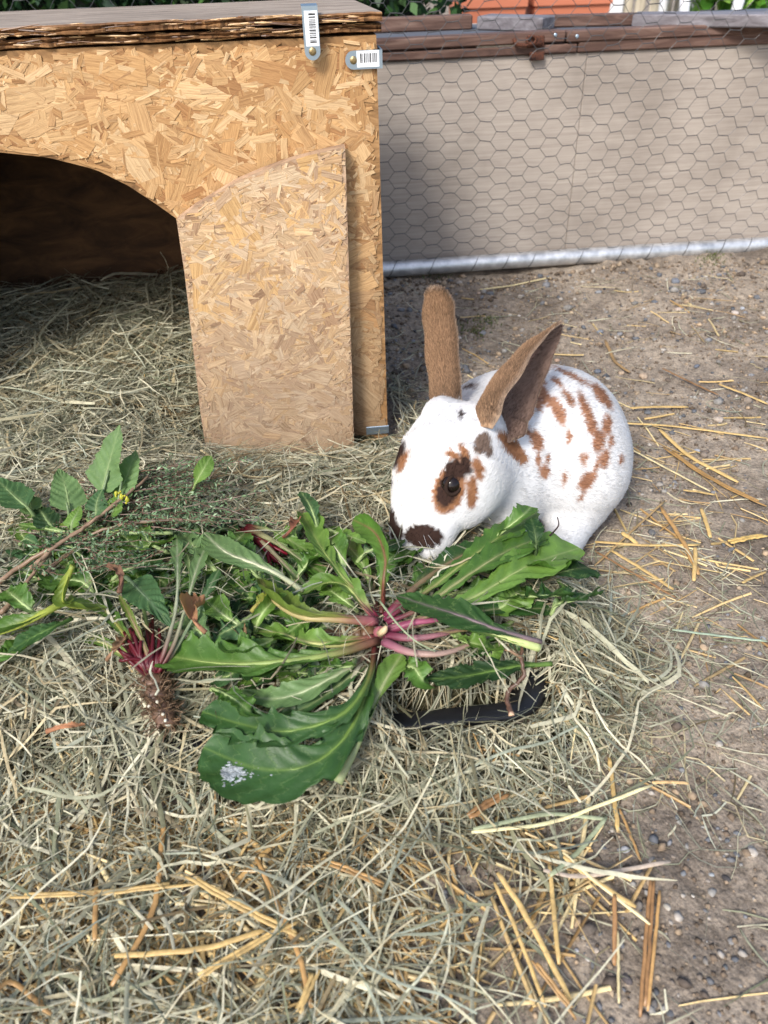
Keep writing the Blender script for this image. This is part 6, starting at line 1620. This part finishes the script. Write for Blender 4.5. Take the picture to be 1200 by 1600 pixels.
# markings: survey position, radii, slope of the long axis, colour
MARK = [
 (662, 838, 31, 19, 8, DK), (620, 833, 11, 15, 0, DK), (606, 806, 11, 23, -22, DK),
 (702, 765, 25, 40, 18, RUST), (712, 735, 17, 19, 40, DK), (700, 765, 17, 30, 18, DK), (728, 722, 9, 22, -15, DK), (707, 711, 14, 6, 25, RUST), (724, 704, 6, 12, -30, RUST),
 (748, 733, 9, 18, -18, RUST), (738, 770, 9, 27, 4, RUST),
 (620, 712, 8, 24, 25, DK), (607, 757, 4, 9, 15, DK), (628, 722, 6, 20, 25, RUST),
 (720, 646, 4, 8, 0, DK), (754, 693, 13, 19, 20, GREYB), (765, 706, 6, 10, 10, GREYB),
]
def seg(x, y, a, b_, ang, c=BRN): return (x, y, a * 1.08, b_ * 1.2 + 0.6, ang, c)
MARKB = [seg(801, 698, 30, 9, 48, RUST), seg(812, 710, 18, 8, 60, RUST), seg(848, 616, 20, 8, 57), seg(836, 629, 15, 5.5, 42), seg(822, 642, 11, 5, 42), seg(873, 643, 24, 7.5, 66),
 seg(889, 683, 12, 4, 88), seg(869, 596, 11, 3.5, 35), seg(888, 622, 16, 4, 58), seg(821, 669, 18, 4, 53), seg(839, 689, 17, 7.5, 75), seg(841, 718, 10, 3, 90),
 seg(851, 737, 10, 7, 100), seg(856, 718, 8, 3, 90), seg(882, 748, 11, 3, 90), seg(918, 646, 35, 6, 68), seg(925, 665, 14, 7, 72), seg(936, 690, 16, 8, 95), seg(949, 664, 15, 6.5, 95), seg(941, 618, 24, 6.5, 52),
 seg(893, 586, 36, 2.5, 27), seg(946, 718, 15, 5.5, 105), seg(918, 751, 17, 9, 132), seg(909, 775, 10, 2.5, 130), seg(916, 718, 10, 3, 112), seg(909, 714, 7, 2.3, 100), seg(934, 724, 15, 3, 110),
 seg(972, 718, 8, 3, 90), seg(733, 603, 13, 2.2, -12, GREYB), seg(800, 590, 9, 3, 30), seg(955, 690, 10, 3, 95), seg(845, 594, 10, 3, 35)]
def coat(P, N, seed=3):
    px, py = proj(P)
    V_ = C0 - P; V_ /= np.linalg.norm(V_, axis=1)[:, None]
    facing = (N * V_).sum(1) > -0.15
    c = np.tile(np.array([0.71, 0.705, 0.70]), (len(P), 1))
    # creamy nose bridge
    cr = np.exp(-(((px - 650) / 34) ** 2 + ((py - 765) / 48) ** 2)) * 0.5 * facing
    c = c * (1 - cr[:, None]) + np.array([0.62, 0.56, 0.45]) * cr[:, None]
    jx = (fbm(px * 0.12, py * 0.12, seed, 3) - 0.5) * 5 + RNG.normal(0, 1.8, len(P))
    jy = (fbm(px * 0.12 + 40, py * 0.12, seed + 5, 3) - 0.5) * 5 + RNG.normal(0, 2.4, len(P))
    ishead = (px < 772) & (py > 612) & (head_sdf(P) < body_sdf(P) + 0.02)
    def apply(lst, sel, c, conv):
        for (x, y, a, b_, ang, cc) in lst:
            th = math.radians(ang)
            if conv:  # long axis vertical for head marks
                dx, dy = px + jx * 0.6 - x, py + jy * 0.6 - y
                ct, st = math.cos(th), math.sin(th)
                u1 = dx * ct + dy * st; v1 = -dx * st + dy * ct
                r_ = np.sqrt((u1 / a) ** 2 + (v1 / b_) ** 2)
            else:
                dx, dy = px + jx * 0.8 - x, py + jy * 0.8 - y
                ct, st = math.cos(th), math.sin(th)
                u1 = dx * ct + dy * st; v1 = -dx * st + dy * ct
                r_ = np.sqrt((u1 / a) ** 2 + (v1 / b_) ** 2)
            sc_ = min(a, b_)
            k_ = (1 - sm(1 - 2.0 / sc_, 1 + 2.0 / sc_, r_)) * sel * facing
            c = c * (1 - k_[:, None]) + np.asarray(cc) * k_[:, None]
        return c
    c = apply(MARK, ishead, c, True)
    c = apply(MARKB, ~ishead, c, False)
    # unseen flank carries the same kind of spots
    sp_ = (fbm(P[:, 0] * 60, P[:, 2] * 34, 9, 2) > 0.70) & ~facing & ~ishead
    c[sp_] = BRN
    return c
rabbit = thing('rabbit', 'white rabbit with rust brown spots bending down to eat the green leaves', 'rabbit', (0.13, 0.66, 0))
def rp(o):  # keep world coordinates while parenting
    o.parent = rabbit; o.matrix_parent_inverse = Matrix.Translation((-0.13, -0.66, 0)); return o
m = bpy.data.materials.new('rabbit_coat'); m.use_nodes = True; t = m.node_tree; b = t.nodes['Principled BSDF']
t.links.new(attr(t), b.inputs['Base Color']); b.inputs['Roughness'].default_value = 0.85; b.inputs['Specular IOR Level'].default_value = 0.15
M['coat'] = m
body = rp(mesh_obj('body', rV, rF, M['coat'], None, col=coat(rV, rN) * 0.95, smooth=True))
# ---- fur
m = bpy.data.materials.new('rabbit_fur'); m.use_nodes = True; t = m.node_tree; b = t.nodes['Principled BSDF']
t.links.new(attr(t, 'hcol'), b.inputs['Base Color']); b.inputs['Roughness'].default_value = 0.6; b.inputs['Specular IOR Level'].default_value = 0.25
tr = nd(t, 'ShaderNodeBsdfTranslucent'); t.links.new(attr(t, 'hcol'), tr.inputs[0])
mx = nd(t, 'ShaderNodeMixShader'); mx.inputs[0].default_value = 0.35
t.links.new(b.outputs[0], mx.inputs[1]); t.links.new(tr.outputs[0], mx.inputs[2]); t.links.new(mx.outputs[0], t.nodes['Material Output'].inputs[0])
M['fur'] = m
def hair_obj(name, root, direc, length, colr, radius, npt=4, bend=None):
    N_ = len(root)
    hc = bpy.data.hair_curves.new(name)
    hc.add_curves([npt] * N_)
    s_ = np.linspace(0, 1, npt)[None, :, None]
    P = root[:, None, :] + direc[:, None, :] * length[:, None, None] * s_
    if bend is not None: P = P + bend[:, None, :] * (s_ ** 2) * length[:, None, None]
    hc.attributes['position'].data.foreach_set('vector', P.astype(np.float32).ravel())
    ra = hc.attributes.get('radius') or hc.attributes.new('radius', 'FLOAT', 'POINT')
    rr = radius[:, None] * np.array([1.0, 0.9, 0.6, 0.15])[None, :npt]
    ra.data.foreach_set('value', rr.astype(np.float32).ravel())
    ca = hc.attributes.new('hcol', 'FLOAT_COLOR', 'CURVE')
    ca.data.foreach_set('color', np.hstack([colr, np.ones((N_, 1))]).astype(np.float32).ravel())
    hc.materials.append(M['fur'])
    o = bpy.data.objects.new(name, hc); COL.objects.link(o)
    return o
def sample_surf(V, F, N_):
    a, b_, c, d = [V[F[:, k]] for k in range(4)]
    A_ = 0.5 * np.linalg.norm(np.cross(c - a, d - b_), axis=1)
    pk = RNG.choice(len(F), N_, p=A_ / A_.sum())
    u_, v_ = RNG.random(N_)[:, None], RNG.random(N_)[:, None]
    return pk, (a[pk] * (1 - u_) + b_[pk] * u_) * (1 - v_) + (d[pk] * (1 - u_) + c[pk] * u_) * v_, u_, v_
NF = 190000
pk, R_, u_, v_ = sample_surf(rV, rF, NF)
Nn = rN[rF[pk, 0]]
keep = R_[:, 2] > 0.004
R_, Nn = R_[keep], Nn[keep]
ish = sm(-0.01, 0.01, body_sdf(R_) - head_sdf(R_))
# on the head the fur runs from the nose to the ears, on the body from the neck to the tail and down
flow = -ha[None] * ish[:, None] + (np.array([0.80, 0.42, -0.35])[None]) * (1 - ish)[:, None]
flow = flow - Nn * (flow * Nn).sum(1)[:, None]
flow /= np.linalg.norm(flow, axis=1)[:, None] + 1e-6
clump = np.stack([vnoise(R_[:, 0] * 160 + R_[:, 2] * 90, R_[:, 1] * 160 - R_[:, 2] * 60, 31 + k) - 0.5 for k in range(3)], 1)
D_ = flow * 1.0 + Nn * 0.34 + RNG.normal(0, 0.11, R_.shape) + clump * (0.28 - 0.14 * ish[:, None])
D_ /= np.linalg.norm(D_, axis=1)[:, None]
dn = np.linalg.norm(R_ - HN, axis=1)
Ln = (0.0062 * (1 - ish) + 0.0055 * ish) * (0.6 + 0.4 * sm(0.01, 0.06, dn)) * RNG.uniform(0.7, 1.2, len(R_))
cc = coat(R_ + D_ * Ln[:, None] * 0.5, Nn) * RNG.uniform(0.94, 1.04, (len(R_), 1))
rp(hair_obj('fur', R_ - Nn * 0.0006, D_, Ln, np.clip(cc, 0, 0.9), np.full(len(R_), 0.00016), bend=-Nn * 0.25))
# ---- ears: curled shells with thickness
def ear(name, axis, halfw, open_dir, curl, base_off=0.0, seed=0, outc=None, inc=None):
    axis = [np.asarray(a) for a in axis]
    nT, nA = 46, 21
    ts = np.linspace(0, 1, nT)
    k_ = np.linspace(0, 1, len(axis)); A_ = np.array(axis)
    P = np.stack([np.interp(ts, k_, A_[:, q]) for q in range(3)], 1)
    for _ in range(12): P[1:-1] = (P[:-2] + P[1:-1] * 2 + P[2:]) / 4
    T = np.gradient(P, axis=0); T /= np.linalg.norm(T, axis=1)[:, None]
    wv = np.interp(ts, *halfw); cv = np.interp(ts, *curl)
    out, inn, nrm = [], [], []
    for i in range(nT):
        od = np.asarray(open_dir[0]) * (1 - ts[i]) + np.asarray(open_dir[1]) * ts[i]
        o_ = unit(od - T[i] * (od @ T[i])); s_ = np.cross(T[i], o_)
        phi = cv[i]; r_ = wv[i] / math.sin(min(phi, 1.57)); fur_ = 0.16 * wv[i] * float(sm(0.45, 0.8, ts[i]))
        for j in range(nA):
            f_ = -1 + 2 * j / (nA - 1)
            a_ = f_ * phi
            n_ = -o_ * math.cos(a_) + s_ * math.sin(a_)
            p_ = P[i] - n_ * fur_ * math.exp(-((f_ - 0.1) / 0.25) ** 2) + n_ * 0.0007 * math.sin(ts[i] * 23 + f_ * 5) + r_ * (n_ + o_ * math.cos(phi) * 0.0) + o_ * r_ * 0.9
            out.append(p_); nrm.append(n_)
            inn.append(p_ - n_ * (0.0022 * (1 - abs(f_) ** 4) + 0.0004))
    out, inn, nrm = map(np.array, (out, inn, nrm))
    F = []
    n0 = len(out)
    for i in range(nT - 1):
        for j in range(nA - 1):
            q = [i * nA + j, i * nA + j + 1, (i + 1) * nA + j + 1, (i + 1) * nA + j]
            F.append(q); F.append([x_ + n0 for x_ in q[::-1]])
        for j in (0, nA - 1):
            F.append([i * nA + j, (i + 1) * nA + j, (i + 1) * nA + j + n0, i * nA + j + n0])
    for i in (nT - 1,):
        for j in range(nA - 1):
            F.append([i * nA + j, i * nA + j + 1, i * nA + j + 1 + n0, i * nA + j + n0])
    V = np.vstack([out, inn])
    tt = np.repeat(ts, nA); ff = np.tile(np.linspace(-1, 1, nA), nT)
    def ocol(t_, f_, n):
        base = np.array(rgb(168, 136, 106))[None] * np.ones((n, 1))
        dark = np.array(rgb(70, 54, 44))
        grey = np.array(rgb(176, 154, 134))
        k = 0.5 * (1 - sm(0.0, 0.35, t_)) * sm(0.02, 0.1, t_) + 0.35 * sm(0.5, 0.85, np.abs(f_)) + 0.45 * sm(0.90, 0.97, t_)
        k = np.clip(k + RNG.normal(0, 0.18, n), 0, 0.9)[:, None]
        base = base * (1 - k) + dark * k
        k2 = np.maximum(sm(0.93, 1.0, t_), sm(0.88, 0.97, np.abs(f_)) * 0.9)[:, None] * 0.75
        kw = (seed == 1) * (1 - sm(0.05, 0.10, t_ + RNG.normal(0, 0.015, n) + 0.02 * np.sin(f_ * 9)))[:, None]; base = base * (1 - kw) + np.array([0.73, 0.71, 0.68]) * kw
        return base * (1 - k2) + grey * k2
    def icol(t_, f_, n):
        base = np.array(rgb(112, 92, 82))[None] * np.ones((n, 1)); pink = np.array(rgb(166, 130, 118)); dk = np.array(rgb(50, 38, 34))
        k = (sm(0.35, 0.1, np.abs(f_ - 0.25)) if False else (1 - sm(0.0, 0.28, np.abs(f_ - 0.15))) * sm(0.05, 0.2, t_) * (1 - sm(0.6, 0.9, t_)))[:, None] * 0.75
        base = base * (1 - k) + pink * k
        k = (1 - sm(0.0, 0.2, np.abs(f_ + 0.3)))[:, None] * 0.7
        return base * (1 - k) + dk * k
    colr = np.vstack([ocol(tt, ff, n0), icol(tt, ff, n0)])
    o = rp(mesh_obj(name, V, F, M['coat'], None, col=colr, smooth=True))
    # fine short hair on both faces
    Fq = np.array([[i * nA + j, i * nA + j + 1, (i + 1) * nA + j + 1, (i + 1) * nA + j] for i in range(nT - 1) for j in range(nA - 1)])
    for side, Vs, sgn, n_h, L_ in ((0, out, 1, 26000, 0.0034), (1, inn, -1, 6000, 0.0028)):
        pk, R_, u_, v_ = sample_surf(Vs, Fq, n_h)
        i_ = pk // (nA - 1); j_ = pk % (nA - 1)
        t_ = (i_ + v_[:, 0]) / (nT - 1); f_ = -1 + 2 * (j_ + u_[:, 0]) / (nA - 1)
        nn_ = nrm[Fq[pk, 0]] * sgn
        D_ = T[i_] * 0.9 + nn_ * 0.38 + RNG.normal(0, 0.14, R_.shape)
        D_ /= np.linalg.norm(D_, axis=1)[:, None]
        c_ = (ocol if side == 0 else icol)(t_, f_, n_h) * RNG.choice([0.45, 0.8, 1.0, 1.2, 1.5], (n_h, 1), p=[.16, .24, .28, .22, .10])
        h_ = hair_obj('fur', R_, D_, RNG.uniform(0.6, 1.2, n_h) * L_, np.clip(c_, 0, 0.9), np.full(n_h, 0.00013))
        h_.parent = o
    # white rim of longer hair
    return o
eb1, eb2 = G(690, 650, 0.150), G(745, 674, 0.146)
ear('ear', [eb1, G(686, 575, 0.178), G(680, 500, 0.212), G(679, 449, 0.238)], ([0, 0.12, 0.5, 0.8, 0.93, 0.98, 1.0], [0.0150, 0.0155, 0.0170, 0.0155, 0.0115, 0.007, 0.0015]),
    ((0.30, 0.95, 0.15), (0.45, 0.9, 0.1)), ([0, 0.3, 0.8, 1.0], [1.5, 1.2, 1.15, 1.0]), seed=1)
_od = R2 * 0.78 - U2 * 0.62
_tc = unit(C0 - eb2)
ear('ear', [eb2, G(764, 622, 0.168), G(812, 560, 0.190), G(876, 507, 0.212)], ([0, 0.12, 0.45, 0.75, 0.9, 0.97, 1.0], [0.019, 0.0265, 0.0295, 0.021, 0.0125, 0.0075, 0.002]),
    (_od * 0.84 + _tc * 0.60, _od * 0.84 + _tc * 0.55), ([0, 0.3, 0.8, 1.0], [2.0, 1.75, 1.5, 1.1]), seed=2)
# ---- eyes
e1 = rayhit(708, 758, head_sdf)
q_ = e1 - HK; loc_e = np.array([q_ @ ha, q_ @ hl, q_ @ hw])
for sg in (1, -1):
    lc = loc_e * np.array([1, sg, 1]) + (np.array([0, 0.006, -0.002]) if sg < 0 else 0)
    c_ = HK + ha * lc[0] + hl * lc[1] + hw * lc[2]
    outd = unit(hl * sg * 0.9 + hw * 0.30 + ha * 0.25)
    side = unit(np.cross(hw, outd)); upd = np.cross(outd, side)
    eb = MB().sphere(c_ - outd * 0.0062, 0.0094, 28, 18)
    m_, t_, b_ = newmat('eye_ball', (0.010, 0.006, 0.005), 0.10, spec=0.4)
    eye = rp(eb.build('eye', m_, None, True))
    # lids: a rim of dark skin, almond shaped
    P = []
    for k in range(28):
        a_ = 2 * math.pi * k / 28
        P.append(c_ + outd * (0.0006 - 0.0012 * abs(math.cos(a_)) + 0.0012 * max(0, math.sin(a_))) + (ha * math.cos(a_) * 0.0082 + upd * math.sin(a_) * 0.0066))
    P.append(P[0])
    lid = MB().tube(P, 0.0017, 8, cap=False)
    m2_, t2, b2 = newmat('eyelid_skin', rgb(48, 37, 32), 0.9, spec=0.05)
    lid.build('eyelid', m2_, eye, True)
# ---- whiskers
wr, wd, wl = [], [], []
for k in range(16):
    sg = 1 if k % 3 else -1
    r_ = rayhit(RNG.uniform(640, 690), RNG.uniform(835, 862), head_sdf) if sg > 0 else rayhit(RNG.uniform(598, 612), RNG.uniform(800, 840), head_sdf)
    if r_ is None: continue
    wr.append(r_); d_ = hl * sg * 0.9 + ha * 0.25 + np.array([0, -0.2, -0.15]) + RNG.normal(0, 0.2, 3); wd.append(unit(d_)); wl.append(RNG.uniform(0.02, 0.042))
wh = rp(hair_obj('whiskers', np.array(wr), np.array(wd), np.array(wl), np.full((len(wr), 3), 0.8), np.full(len(wr), 0.00011), bend=np.tile([[0.1, 0, -0.3]], (len(wr), 1))))
tag(wh, kind='stuff')
